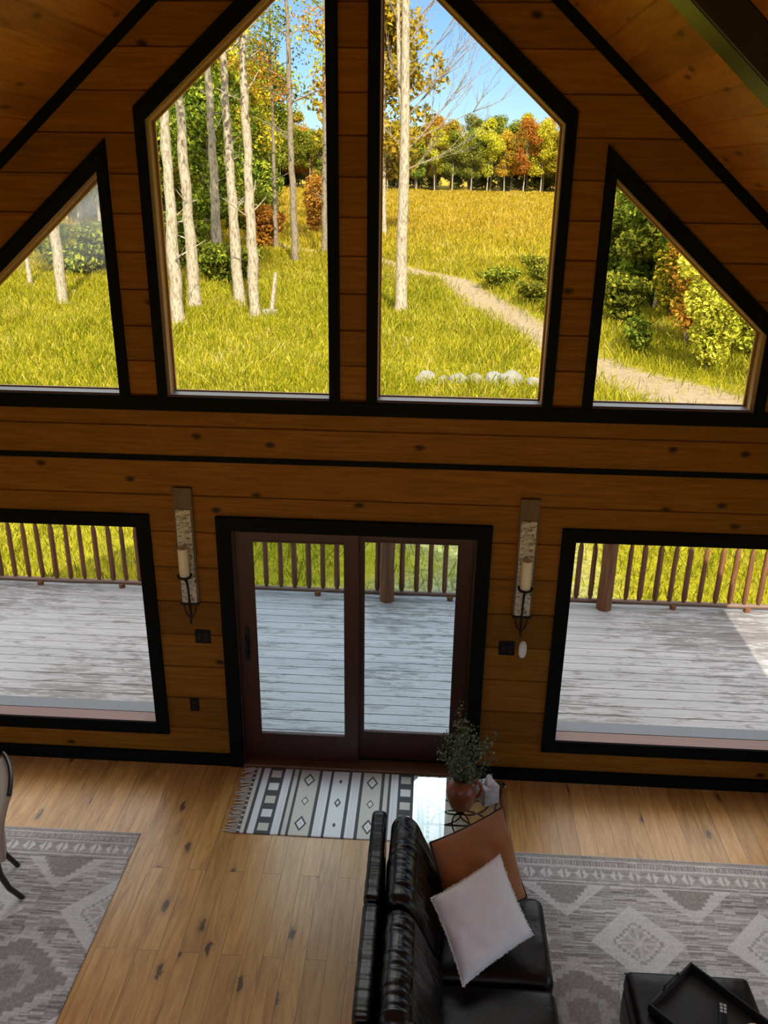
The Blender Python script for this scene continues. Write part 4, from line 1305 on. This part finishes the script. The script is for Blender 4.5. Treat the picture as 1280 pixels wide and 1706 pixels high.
def sofa():
    root = tag(empty('sofa', (0.78, -2.6, 0)), 'black leather sofa seen from above with its back to the dining side', 'sofa')
    O = Vector((0.78, -2.6, 0))
    def B(mb, name, mat, parent=root, smooth=True):
        o = mb.build(name, mat, parent, smooth)
        if parent is root: o.location = -O
        return o
    # plinth body
    b = MB(); b.rbox(0.27, 1.20, -3.78, -1.46, 0.05, 0.30, 0.03, 3); B(b, 'base', MAT['leather2'])
    # outer back: three upholstered sections
    for k, (ya, yb) in enumerate(((-2.145, -1.475), (-2.815, -2.155), (-3.50, -2.825))):
        b = MB()
        b.rbox(0.250, 0.338, ya, yb, 0.06, 0.925, 0.030, 4, mid=14,
               fn=lambda x, y, z: (x - 0.02 * (0.92 - z) * 0.0 + 0.003 * mnoise.noise(Vector((x * 8, y * 26, z * 8))), y, z + 0.004 * mnoise.noise(Vector((x * 8, y * 30, 3)))))
        B(b, 'back_panel', MAT['leather'])
    # back cushions, rolled over the top and full in the lumbar
    prof = smooth_prof([(0.370, 0.86), (0.378, 0.93), (0.415, 0.968), (0.470, 0.960), (0.515, 0.915), (0.575, 0.80), (0.640, 0.66), (0.668, 0.56), (0.640, 0.47), (0.55, 0.43), (0.42, 0.43), (0.365, 0.50), (0.362, 0.70)], 4)
    for k, (ya, yb) in enumerate(((-2.185, -1.545), (-2.855, -2.215), (-3.50, -2.885))):
        b = MB(); prof_loft(b, prof, ya, yb, 0.055, 60, 0.0065, k)
        bc = B(b, 'back_cushion', MAT['leather'])
        # stitched seam down the roll
        s = MB(); s.tube([(0.520, ya + .05 + (yb - ya - .1) * i / 12, 0.922) for i in range(13)], 0.0035, 6)
        so = s.build('seam', MAT['leather2'], bc, True)
    # seats
    for k, (ya, yb) in enumerate(((-2.195, -1.60), (-2.845, -2.205), (-3.47, -2.855))):
        b = MB()
        ymid = (ya + yb) / 2
        def fn(x, y, z, ymid=ymid, ya=ya, yb=yb):
            if z > 0.35:
                z += 0.028 * (1 - ((y - ymid) / ((yb - ya) / 2)) ** 4) * (1 - ((x - 0.93) / 0.36) ** 4) + 0.004 * mnoise.noise(Vector((x * 7, y * 9, 1)))
            return (x, y, z)
        b.rbox(0.60, 1.268, ya, yb, 0.20, 0.452, 0.055, 5, fn=fn, mid=10)
        sc_ = B(b, 'seat_cushion', MAT['leather2'])
        p = MB(); p.tube([(1.235, ya + .05 + (yb - ya - .1) * i / 10, 0.453) for i in range(11)], 0.004, 6); p.build('piping', MAT['leather2'], sc_, True)
    # front kick panels
    b = MB(); b.rbox(1.205, 1.245, -3.47, -1.60, 0.06, 0.30, 0.015, 3, mid=6); B(b, 'front_panel', MAT['leather2'])
    # arms
    for (ya, yb) in ((-1.598, -1.44), (-3.78, -3.50)):
        b = MB(); b.rbox(0.34, 1.07, ya, yb, 0.05, 0.585, 0.06, 5, mid=6, fn=lambda x, y, z: (x, y, z - (0.05 * max(0, (x - .9)) / .2 if z > .4 else 0)))
        B(b, 'arm', MAT['leather2'])
    for (x, y) in ((0.33, -1.52), (1.12, -1.66), (0.33, -3.7), (1.12, -3.7)):
        b = MB(); b.lathe([(0.018, 0.0), (0.024, 0.02), (0.028, 0.055)], 12, (x, y, 0)); B(b, 'leg', MAT['chairwood'])
sofa()

def pillow(name, label, TL, TR, BR, BL, T, mat, edge_mat, edge='piping', seed=1, sag=0.0):
    TL, TR, BR, BL = [Vector(p) for p in (TL, TR, BR, BL)]
    cen = (TL + TR + BR + BL) / 4
    n = (TR - TL).cross(BL - TL).normalized()
    if n.z < 0: n = -n
    N = 34
    rr = random.Random(seed)
    mb = MB(); vs = []; fs = []
    def base(u, v):
        # edges pulled in slightly between the corners
        pin = 0.055
        uu = u + (0.5 - u) * 0; 
        cu_ = (2 * u - 1); cv = (2 * v - 1)
        cu2 = cu_ * (1 - pin * (1 - cv ** 2)); cv2 = cv * (1 - pin * (1 - cu_ ** 2))
        a, b_ = (cu2 + 1) / 2, (cv2 + 1) / 2
        return (TL * (1 - a) + TR * a) * (1 - b_) + (BL * (1 - a) + BR * a) * b_
    for side in (1, -1):
        for j in range(N + 1):
            for i in range(N + 1):
                u, v = i / N, j / N
                p = base(u, v)
                e = max(0.0, (1 - (2 * u - 1) ** 4) * (1 - (2 * v - 1) ** 4)) ** 0.55 if 0 < i < N and 0 < j < N else 0
                wr = mnoise.noise(p * 7 + Vector((seed, 0, 0))) * 0.020 + mnoise.noise(p * 16) * 0.007
                vs.append(p + n * (side * T * e + (wr * min(1, e * 2)) ) - cen)
    K = (N + 1) ** 2
    for s in (0, 1):
        for j in range(N):
            for i in range(N):
                a = s * K + j * (N + 1) + i
                q = (a, a + 1, a + N + 2, a + N + 1)
                fs.append(q if s else tuple(reversed(q)))
    mb.add(vs, fs)
    bmx = mb
    root = tag(empty(name, cen), label, 'pillow')
    o = mb.build('cover', mat, root, True)
    bm = bmesh.new(); bm.from_mesh(o.data); bmesh.ops.remove_doubles(bm, verts=bm.verts, dist=1e-5); bmesh.ops.recalc_face_normals(bm, faces=bm.faces); bm.to_mesh(o.data); bm.free()
    ring = [base(i / N, 0) for i in range(N)] + [base(1, i / N) for i in range(N)] + [base(1 - i / N, 1) for i in range(N)] + [base(0, 1 - i / N) for i in range(N)]
    b = MB()
    if edge == 'piping':
        b.tube([p - cen for p in ring + [ring[0]]], 0.0055, 6, False); b.build('piping', edge_mat, root, True)
    else:
        for k in range(len(ring)):
            p = ring[k]; q = ring[(k + 1) % len(ring)]
            for s in range(5):
                a = p.lerp(q, s / 5)
                d = (a - cen); d = (d - n * d.dot(n)).normalized()
                d = (d + Vector((rr.uniform(-.5, .5), rr.uniform(-.5, .5), rr.uniform(-.5, .5)))).normalized()
                b.tube([a - cen, a - cen + d * rr.uniform(.006, .014)], [.0022, .0012], 4, False)
        b.build('frayed_edge', edge_mat, root, True)
    return root
pillow('throw_pillow', 'large brown velvet pillow with dark piping at the far end of the sofa', (0.590, -1.660, 0.860), (1.028, -1.320, 0.850), (1.165, -1.666, 0.500), (0.727, -2.006, 0.510), 0.085, MAT['brownvelvet'], MAT['piping'], 'piping', 3)
pillow('throw_pillow', 'cream linen pillow with frayed edges propped in front of the brown one', (0.607, -2.001, 0.80), (0.983, -1.717, 0.85), (1.152, -2.015, 0.60), (0.777, -2.313, 0.555), 0.070, MAT['cream'], MAT['cream'], 'fray', 8)

# ------------------------------------------------------------------ glass side table with scroll iron base
def side_table():
    cx, cy_ = 0.795, -1.02
    root = tag(empty('side_table', (cx, cy_, 0)), 'square glass topped side table with black scroll iron base beyond the sofa', 'table')
    def rsq(h, r, n=6):
        pts = []
        for (sx, sy, a0) in ((1, 1, 0), (-1, 1, PI / 2), (-1, -1, PI), (1, -1, 1.5 * PI)):
            for i in range(n + 1):
                a = a0 + PI / 2 * i / n
                pts.append((sx * (h - r) + r * math.cos(a), sy * (h - r) + r * math.sin(a)))
        return pts
    p = rsq(0.310, 0.05)
    b = MB(); n = len(p)
    b.add([(x, y, z) for z in (0.542, 0.550) for (x, y) in p], [tuple(reversed(range(n))), tuple(range(n, 2 * n))] + [(i, (i + 1) % n, n + (i + 1) % n, n + i) for i in range(n)])
    b.build('glass_top', MAT['tglass'], root)
    q = rsq(0.275, 0.04)
    b = MB(); b.tube([(x, y, 0.528) for (x, y) in q + [q[0]]], 0.009, 8, False); b.build('rim', MAT['iron'], root, True)
    for k in range(6):
        a = PI / 6 + k * PI / 3
        pts = []
        for i in range(21):
            t = i / 20 * 2 * PI
            rx = 0.105 - 0.105 * math.cos(t); ry = 0.055 * math.sin(t)
            pts.append((rx * math.cos(a) - ry * math.sin(a), rx * math.sin(a) + ry * math.cos(a), 0.524))
        b = MB(); b.tube(pts, 0.0055, 6, False); b.build('scroll', MAT['iron'], root, True)
    for sx in (-1, 1):
        for sy in (-1, 1):
            b = MB()
            b.tube([(sx * 0.262, sy * 0.262, 0.528), (sx * 0.262, sy * 0.262, 0.42), (sx * 0.235, sy * 0.235, 0.25), (sx * 0.245, sy * 0.245, 0.10), (sx * 0.275, sy * 0.275, 0.008)], 0.010, 8)
            b.build('leg', MAT['iron'], root, True)
    b = MB(); b.tube([(x * .88, y * .88, 0.20) for (x, y) in q + [q[0]]], 0.007, 8, False); b.build('stretcher', MAT['iron'], root, True)
side_table()

def vase_and_plant():
    x, y, z = 0.795, -0.985, 0.5515
    root = tag(empty('clay_jug', (x, y, z)), 'brown glazed clay jug holding the stems on the glass table', 'vase')
    prof = [(0.058, 0.0), (0.072, 0.010), (0.090, 0.06), (0.100, 0.11), (0.094, 0.155), (0.070, 0.188), (0.052, 0.202), (0.056, 0.218), (0.062, 0.226), (0.050, 0.224), (0.045, 0.205), (0.060, 0.185), (0.06, 0.05), (0.001, 0.03)]
    b = MB(); b.lathe(prof, 40); b.build('body', MAT['terracotta'], root, True)
    b = MB(); b.tube([(0.050, 0.0, 0.208), (0.085, 0.0, 0.212), (0.120, 0.0, 0.185), (0.132, 0.0, 0.14), (0.118, 0.0, 0.095), (0.092, 0.0, 0.075)], [0.012, 0.013, 0.013, 0.012, 0.012, 0.013], 10)
    b.build('handle', MAT['terracotta'], root, True)
    rr = random.Random(21)
    pl_ = tag(empty('eucalyptus_bouquet', (x, y, z + 0.20)), 'dusty green eucalyptus stems with small pale buds standing in the brown jug', 'plant')
    targets = [(-0.03, 0.02, 0.54), (-0.05, -.02, .44), (-0.12, 0.03, 0.31), (-0.16, 0.0, 0.24), (-0.10, -.05, .20), (0.02, 0.03, 0.42), (0.07, 0.02, 0.40), (0.11, -0.02, 0.31),
               (0.19, 0.03, 0.33), (0.20, -.02, 0.22), (0.15, -0.05, 0.14), (-0.05, -0.08, 0.24), (0.04, -0.10, 0.20), (0.0, 0.10, 0.33), (0.08, 0.10, 0.26), (-0.09, .09, .27), (0.13, .05, .25), (-.02, -.05, .32)]
    for (tx, ty, tz) in targets:
        st = MB()
        pts = []
        for i in range(8):
            t = i / 7
            pts.append((tx * t ** 1.4, ty * t ** 1.4, -0.12 + (tz + 0.12) * t))
        st.tube(pts, [0.0028 * (1 - .6 * i / 7) for i in range(8)], 5)
        so = st.build('stem', MAT['stem'], pl_, True)
        L = []
        for k in range(int(60 + tz * 130)):
            t = rr.uniform(.34, 1.03)
            c_ = Vector((tx * t ** 1.4, ty * t ** 1.4, -0.12 + (tz + .12) * t))
            d = Vector((rr.uniform(-1, 1), rr.uniform(-1, 1), rr.uniform(-.4, .9))).normalized()
            c_ = c_ + d * rr.uniform(.006, .050)
            nn = Vector((rr.gauss(0, 1), rr.gauss(0, 1), rr.gauss(0, 1))).normalized()
            u = nn.orthogonal().normalized(); v = nn.cross(u)
            s = rr.uniform(.006, .0125)
            L += [c_ - u * s, c_ - v * s * .75 + nn * .002, c_ + u * s, c_ + v * s * .75 + nn * .002]
        lo = tri_mesh('leaves', np.array([tuple(q) for q in L]), MAT['eucalyptus'], 4); lo.parent = so; lo['kind'] = 'stuff'
vase_and_plant()

def tissue_box():
    root = tag(empty('tissue_box', (0.972, -0.915, 0.551), 0.5), 'pale marbled cube tissue box with a tissue poking out beside the jug', 'tissue box')
    b = MB(); b.rbox(-0.056, 0.056, -0.056, 0.056, 0.0, 0.135, 0.006, 3)
    t = NT('pale_marble_card'); o = t.obj(); n = t.noise(o, 16, 6, .6, 1.5)
    m = t.bsdf(t.ramp(n, [(0.35, (0.40, 0.42, 0.42)), (0.55, (0.66, 0.68, 0.67))]), .5)
    b.build('box', m, root, True)
    b = MB(); rr = random.Random(4)
    vs = []; n = 18; lv = 7
    for j in range(lv):
        for k in range(n):
            a = 2 * PI * k / n
            r = (0.030 - 0.002 * j) * (1 + .28 * math.sin(3 * a + j * .5) + .12 * math.sin(5 * a)) * (1.0 if j else .9) * (1.15 if j == lv - 2 else 1)
            vs.append((r * math.cos(a), r * .6 * math.sin(a), 0.132 + j * .0105 + .008 * math.sin(2 * a) * (j / lv)))
    fs = [(j * n + k, j * n + (k + 1) % n, (j + 1) * n + (k + 1) % n, (j + 1) * n + k) for j in range(lv - 1) for k in range(n)] + [tuple((lv - 1) * n + k for k in range(n))]
    b.add(vs, fs); b.build('tissue', MAT['white'], root, True)
tissue_box()

# ------------------------------------------------------------------ ottoman, tray and the things on it
def ottoman():
    O = (1.985, -2.38, 0)
    root = tag(empty('ottoman', O), 'square black leather ottoman standing on the pale diamond rug', 'ottoman')
    def fn(x, y, z):
        if z > .3: z += .022 * max(0, (1 - (x / .33) ** 4)) * max(0, (1 - (y / .34) ** 4))
        f = 1 + .02 * math.sin((z - .05) / .37 * PI)
        return (x * f, y * f, z)
    b = MB(); b.rbox(-0.325, 0.325, -0.335, 0.335, 0.30, 0.425, 0.035, 4, fn=fn, mid=10); b.build('cushion', MAT['leather2'], root, True)
    b = MB(); b.rbox(-0.318, 0.318, -0.328, 0.328, 0.045, 0.305, 0.025, 3, fn=fn, mid=6); b.build('body', MAT['leather2'], root, True)
    for s in (-1, 1):
        p = MB(); p.tube([(-0.325 * 1, s * .335, .39), (.325, s * .335, .39)], .004, 6); p.build('piping', MAT['leather2'], root, True)
    for sx in (-1, 1):
        for sy in (-1, 1):
            b = MB(); b.lathe([(0.02, 0.0), (0.026, 0.05)], 12, (sx * .27, sy * .28, 0)); b.build('leg', MAT['chairwood'], root, True)
ottoman()
def tray():
    a = -PI / 4 - 0.03
    root = tag(empty('serving_tray', (2.045, -2.375, 0.449), a), 'black wooden serving tray set askew on the ottoman', 'tray')
    lx, ly, h, t = 0.275, 0.195, 0.055, 0.012
    b = MB(); b.box(-lx, lx, -ly, ly, 0, 0.010); b.build('base', MAT['tray'], root, bevel=.002)
    for s in (-1, 1):
        b = MB(); b.box(-lx, lx, s * ly - (t if s > 0 else 0), s * ly + (0 if s > 0 else t), 0.0, h); b.build('side', MAT['tray'], root, bevel=.003)
        x0, x1 = (s * lx - t, s * lx) if s > 0 else (-lx, -lx + t)
        b = MB(); b.box(x0, x1, -ly + t, ly - t, 0.0, h); b.build('side', MAT['tray'], root, bevel=.003)
        b = MB(); b.tube([(s * (lx - .006), -0.07, h - .004), (s * (lx - .006), -0.06, h + .022), (s * (lx - .006), 0.06, h + .022), (s * (lx - .006), 0.07, h - .004)], .006, 8)
        b.build('handle', MAT['iron'], root, True)
    return root
tray()
def remote():
    root = tag(empty('remote_control', (2.085, -2.335, 0.4595), -0.25), 'black remote control with pale grey buttons lying in the tray', 'remote control')
    b = MB(); b.rbox(-0.022, 0.022, -0.085, 0.085, 0.0, 0.018, 0.006, 3); b.build('body', MAT['switch'], root, True)
    m = plain('grey_button', (0.42, 0.42, 0.40), .5)
    for j in range(3):
        for i in range(2):
            b = MB(); b.rbox(-0.016 + i * .018, -0.002 + i * .018, 0.022 + j * .019, 0.036 + j * .019, 0.017, 0.021, .002, 2); b.build('button', m, root, True)
remote()
o = MB(); o.lathe([(0.030, 0.0), (0.046, 0.004), (0.050, 0.016), (0.044, 0.026), (0.030, 0.030), (0.012, 0.031)], 28)
o = o.build('wooden_disc', MAT['palewood'], None, True, (2.215, -2.41, 0.4595)); tag(o, 'small pale rounded wooden disc at the right end of the tray', 'ornament')

# ------------------------------------------------------------------ dining chair at the left edge
def dining_chair():
    O = (-2.351, -1.444, 0.009)
    root = tag(empty('dining_chair', O, math.radians(120)), 'beige upholstered dining chair with curved dark legs at the left edge', 'chair')
    b = MB(); b.rbox(-0.23, 0.23, -0.20, 0.24, 0.42, 0.485, 0.028, 4, mid=6, fn=lambda x, y, z: (x, y, z + (.02 * (1 - (x / .23) ** 4) * (1 - ((y - .02) / .22) ** 4) if z > .45 else 0)))
    b.build('seat', MAT['chairlinen'], root, True)
    b = MB(); b.box(-0.215, 0.215, -0.185, 0.225, 0.375, 0.425); b.build('apron', MAT['chairwood'], root, bevel=.006)
    def bend(x, y, z):
        t = (z - .40) / .5
        return (x, y - .13 * t * t - .02 * (1 - (x / .23) ** 2), z)
    b = MB(); b.rbox(-0.205, 0.205, -0.245, -0.195, 0.36, 0.86, 0.02, 4, fn=bend, mid=8); b.build('backrest', MAT['chairlinen'], root, True)
    b = MB(); pts = []
    for i in range(13):
        x = -0.22 + 0.44 * i / 12
        pts.append(bend(x, -0.22, 0.865 + .02 * (1 - (x / .22) ** 2)))
    b.tube(pts, 0.014, 8); b.build('top_rail', MAT['chairwood'], root, True)
    for s in (-1, 1):
        b = MB()
        b.tube([(s * .185, -0.20, .46), (s * .180, -0.195, .38), (s * .172, -0.20, .26), (s * .162, -0.235, .12), (s * .15, -0.30, .0)],
               [.019, .021, .021, .019, .017], 8)
        b.build('leg', MAT['chairwood'], root, True)
        b = MB()
        b.tube([(s * .200, 0.205, .42), (s * .205, 0.225, .25), (s * .215, 0.26, .10), (s * .23, 0.315, .0)], [.020, .020, .017, .014], 8)
        b.build('leg', MAT['chairwood'], root, True)
dining_chair()

# ------------------------------------------------------------------ candle sconces on the log wall
def sconce_mat():
    t = NT('birch_bark_relief'); o = t.obj()
    n = t.noise(t.map(o, (34, 10, 60)), 1.0, 5, .75)
    c = t.ramp(n, [(0.40, (0.10, 0.08, 0.055)), (0.50, (0.55, 0.51, 0.43)), (0.8, (0.72, 0.69, 0.62))])
    return t.bsdf(c, .6, t.bump(n, .5, .01))
MAT['birch'] = sconce_mat()
MAT['sconcewood'] = pine('grey_brown_barnwood', (0.10, 0.065, 0.036), (0.17, 0.115, 0.065), 'z', .7)
def sconce(x, side):
    root = tag(empty('candle_sconce', (x, -0.0, 1.90)), 'tall birch inlaid wooden wall sconce, %s of the sliding door' % side, 'sconce')
    b = MB(); b.box(-0.068, 0.068, -0.024, -0.0005, -0.455, 0.445); b.build('backboard', MAT['sconcewood'], root, bevel=.003)
    b = MB(); b.rbox(-0.054, 0.054, -0.034, -0.022, -0.445, 0.285, .004, 2); b.build('birch_panel', MAT['birch'], root)
    b = MB(); b.box(-0.068, 0.068, -0.040, -0.0005, -0.462, -0.446); b.build('bottom_lip', MAT['iron'], root)
    b = MB(); b.tube([(0, -0.034, -0.52), (0, -0.042, -0.47), (0, -0.045, -.36), (0, -0.06, -0.27), (0, -0.10, -0.215)], [.006, .008, .007, .009, .014], 8)
    b.tube([(0, -0.034, -0.40), (0, -0.034, -0.58), (0, -0.045, -0.61), (0, -0.06, -0.60)], [.006, .009, .007, .005], 8)
    b.build('rod', MAT['iron'], root, True)
    for s in (-1, 1):
        b = MB(); b.tube([(0, -0.034, -0.57), (s * .025, -0.034, -0.54), (s * .042, -0.034, -0.50), (s * .04, -0.034, -0.46)], [.006, .006, .005, .004], 6)
        b.build('scroll', MAT['iron'], root, True)
    b = MB(); b.lathe([(0.012, -0.225), (0.030, -0.212), (0.048, -0.205), (0.054, -0.190), (0.050, -0.190), (0.044, -0.199), (0.001, -0.199)], 24, (0, -0.10, 0)); b.build('candle_cup', MAT['iron'], root, True)
    cnd = tag(empty('pillar_candle', (x, -0.10, 1.702)), 'ivory pillar candle on the sconce %s of the sliding door' % side, 'candle')
    b = MB(); b.lathe([(0.034, 0.0), (0.037, 0.004), (0.037, 0.212), (0.034, 0.22), (0.026, 0.218), (0.012, 0.209), (0.002, 0.207)], 28); b.build('wax', MAT['wax'], cnd, True)
    b = MB(); b.tube([(0, 0, .205), (.001, 0, .214), (.003, 0, .222)], .0013, 5); b.build('wick', MAT['iron'], cnd)
sconce(-1.195, 'left')
sconce(1.215, 'right')

def plate(x, z, w, h, label, n, name='light_switch', cat='light switch'):
    root = tag(empty(name, (x, -0.0, z)), label, cat)
    b = MB(); b.rbox(-w / 2, w / 2, -0.008, -0.0005, -h / 2, h / 2, .003, 2); b.build('cover_plate', MAT['plate'], root)
    for k in range(n):
        cx = (k - (n - 1) / 2) * .047
        if name == 'wall_outlet':
            for s in (-1, 1):
                b = MB(); b.rbox(-.017, .017, -0.0105, -0.007, s * .022 - .014, s * .022 + .014, .003, 2); b.build('socket', MAT['switch'], root)
        else:
            b = MB(); b.rbox(cx - .016, cx + .016, -0.0125, -0.007, -.033, .033, .002, 2); b.build('rocker', MAT['switch'], root)
plate(-1.126, 1.160, .116, .116, 'dark double light switch plate below the left sconce', 2)
plate(1.130, 1.168, .116, .116, 'dark double light switch plate below the right sconce, beside the white remote', 2)
plate(-1.232, 0.552, .070, .115, 'small dark power outlet low on the wall beside the left window', 1, 'wall_outlet', 'outlet')
root = tag(empty('fan_remote', (1.246, -0.0, 1.160)), 'white oval fan remote in its wall cradle beside the right switch plate', 'remote control')
def oval(w, h, y0, y1, n=28):
    b = MB(); vs = []
    for (yy, k) in ((y0, 1.0), (y0 + (y1 - y0) * .5, 1.0), (y1, .86)):
        for i in range(n):
            a = 2 * PI * i / n
            c_, s_ = math.cos(a), math.sin(a)
            vs.append((w * k * (abs(c_) ** .8) * (1 if c_ >= 0 else -1), -yy, h * k * (abs(s_) ** .8) * (1 if s_ >= 0 else -1)))
    fs = [(j * n + i, j * n + (i + 1) % n, (j + 1) * n + (i + 1) % n, (j + 1) * n + i) for j in range(2) for i in range(n)] + [tuple(range(n)), tuple(2 * n + i for i in range(n))]
    return b.add(vs, [f if len(f) > 4 else f for f in fs])
oval(.029, .070, .0005, .009).build('cradle', MAT['white'], root)
oval(.024, .064, .009, .020).build('handset', MAT['white'], root)

# ------------------------------------------------------------------ what each piece of the setting is
NOTES = {
    'wall_front': ('orange stained knotty pine board wall holding the windows and sliding door', 'wall'),
    'wall_left': ('stained pine wall on the left side of the room', 'wall'),
    'wall_right': ('stained pine wall on the right side of the room', 'wall'),
    'wall_back': ('stained pine gable wall behind the camera', 'wall'),
    'floor': ('honey coloured knotty wood plank floor', 'floor'),
    'ceiling': ('left slope of the stained pine board ceiling', 'ceiling'),
    'ceiling.001': ('right slope of the stained pine board ceiling', 'ceiling'),
    'baseboard_front': ('black baseboard along the foot of the window wall', 'baseboard'),
    'trim_1': ('black horizontal trim under the upper windows', 'trim'),
    'trim_2': ('thin black strip across the boards above the sliding door', 'trim'),
    'trim_3': ('black sloping trim where the wall meets the left ceiling slope', 'trim'),
    'trim_4': ('black sloping trim where the wall meets the right ceiling slope', 'trim'),
    'trim_5': ('dark exposed rafter under the right slope of the ceiling', 'beam'),
    'trim_6': ('dark exposed rafter under the left slope of the ceiling', 'beam'),
    'window_1': ('black cased picture window left of the sliding door', 'window'),
    'window_2': ('black cased picture window right of the sliding door', 'window'),
    'window_3': ('left triangular upper window with a hazy pane', 'window'),
    'window_4': ('large left upper window with sloping top, showing the grove', 'window'),
    'window_5': ('large right upper window with sloping top, showing the field', 'window'),
    'window_6': ('right triangular upper window, showing the dirt trail', 'window'),
    'window_7': ('tall gable window added behind the camera to light the room', 'window'),
    'window_8': ('wide unseen window added for light in the left wall, nearer the back', 'window'),
    'window_9': ('wide unseen window added for light in the left wall, nearer the front', 'window'),
    'window_10': ('wide unseen window added for light in the right wall, nearer the back', 'window'),
    'window_11': ('wide unseen window added for light in the right wall, nearer the front', 'window'),
    'door_1': ('red brown sliding glass door in a wide black casing', 'door'),
    'deck': ('weathered grey wood deck outside the lower windows', 'deck'),
    'deck_joists': ('dark joists under the grey deck', 'deck'),
    'deck_fascia': ('wooden edge board of the grey deck below the railing', 'deck'),
    'ground': ('meadow ground with a pale dirt trail bending past the house', 'ground'),
}
for nm, (lab, cat) in NOTES.items():
    o = bpy.data.objects.get(nm)
    if o is not None: tag(o, lab, cat)
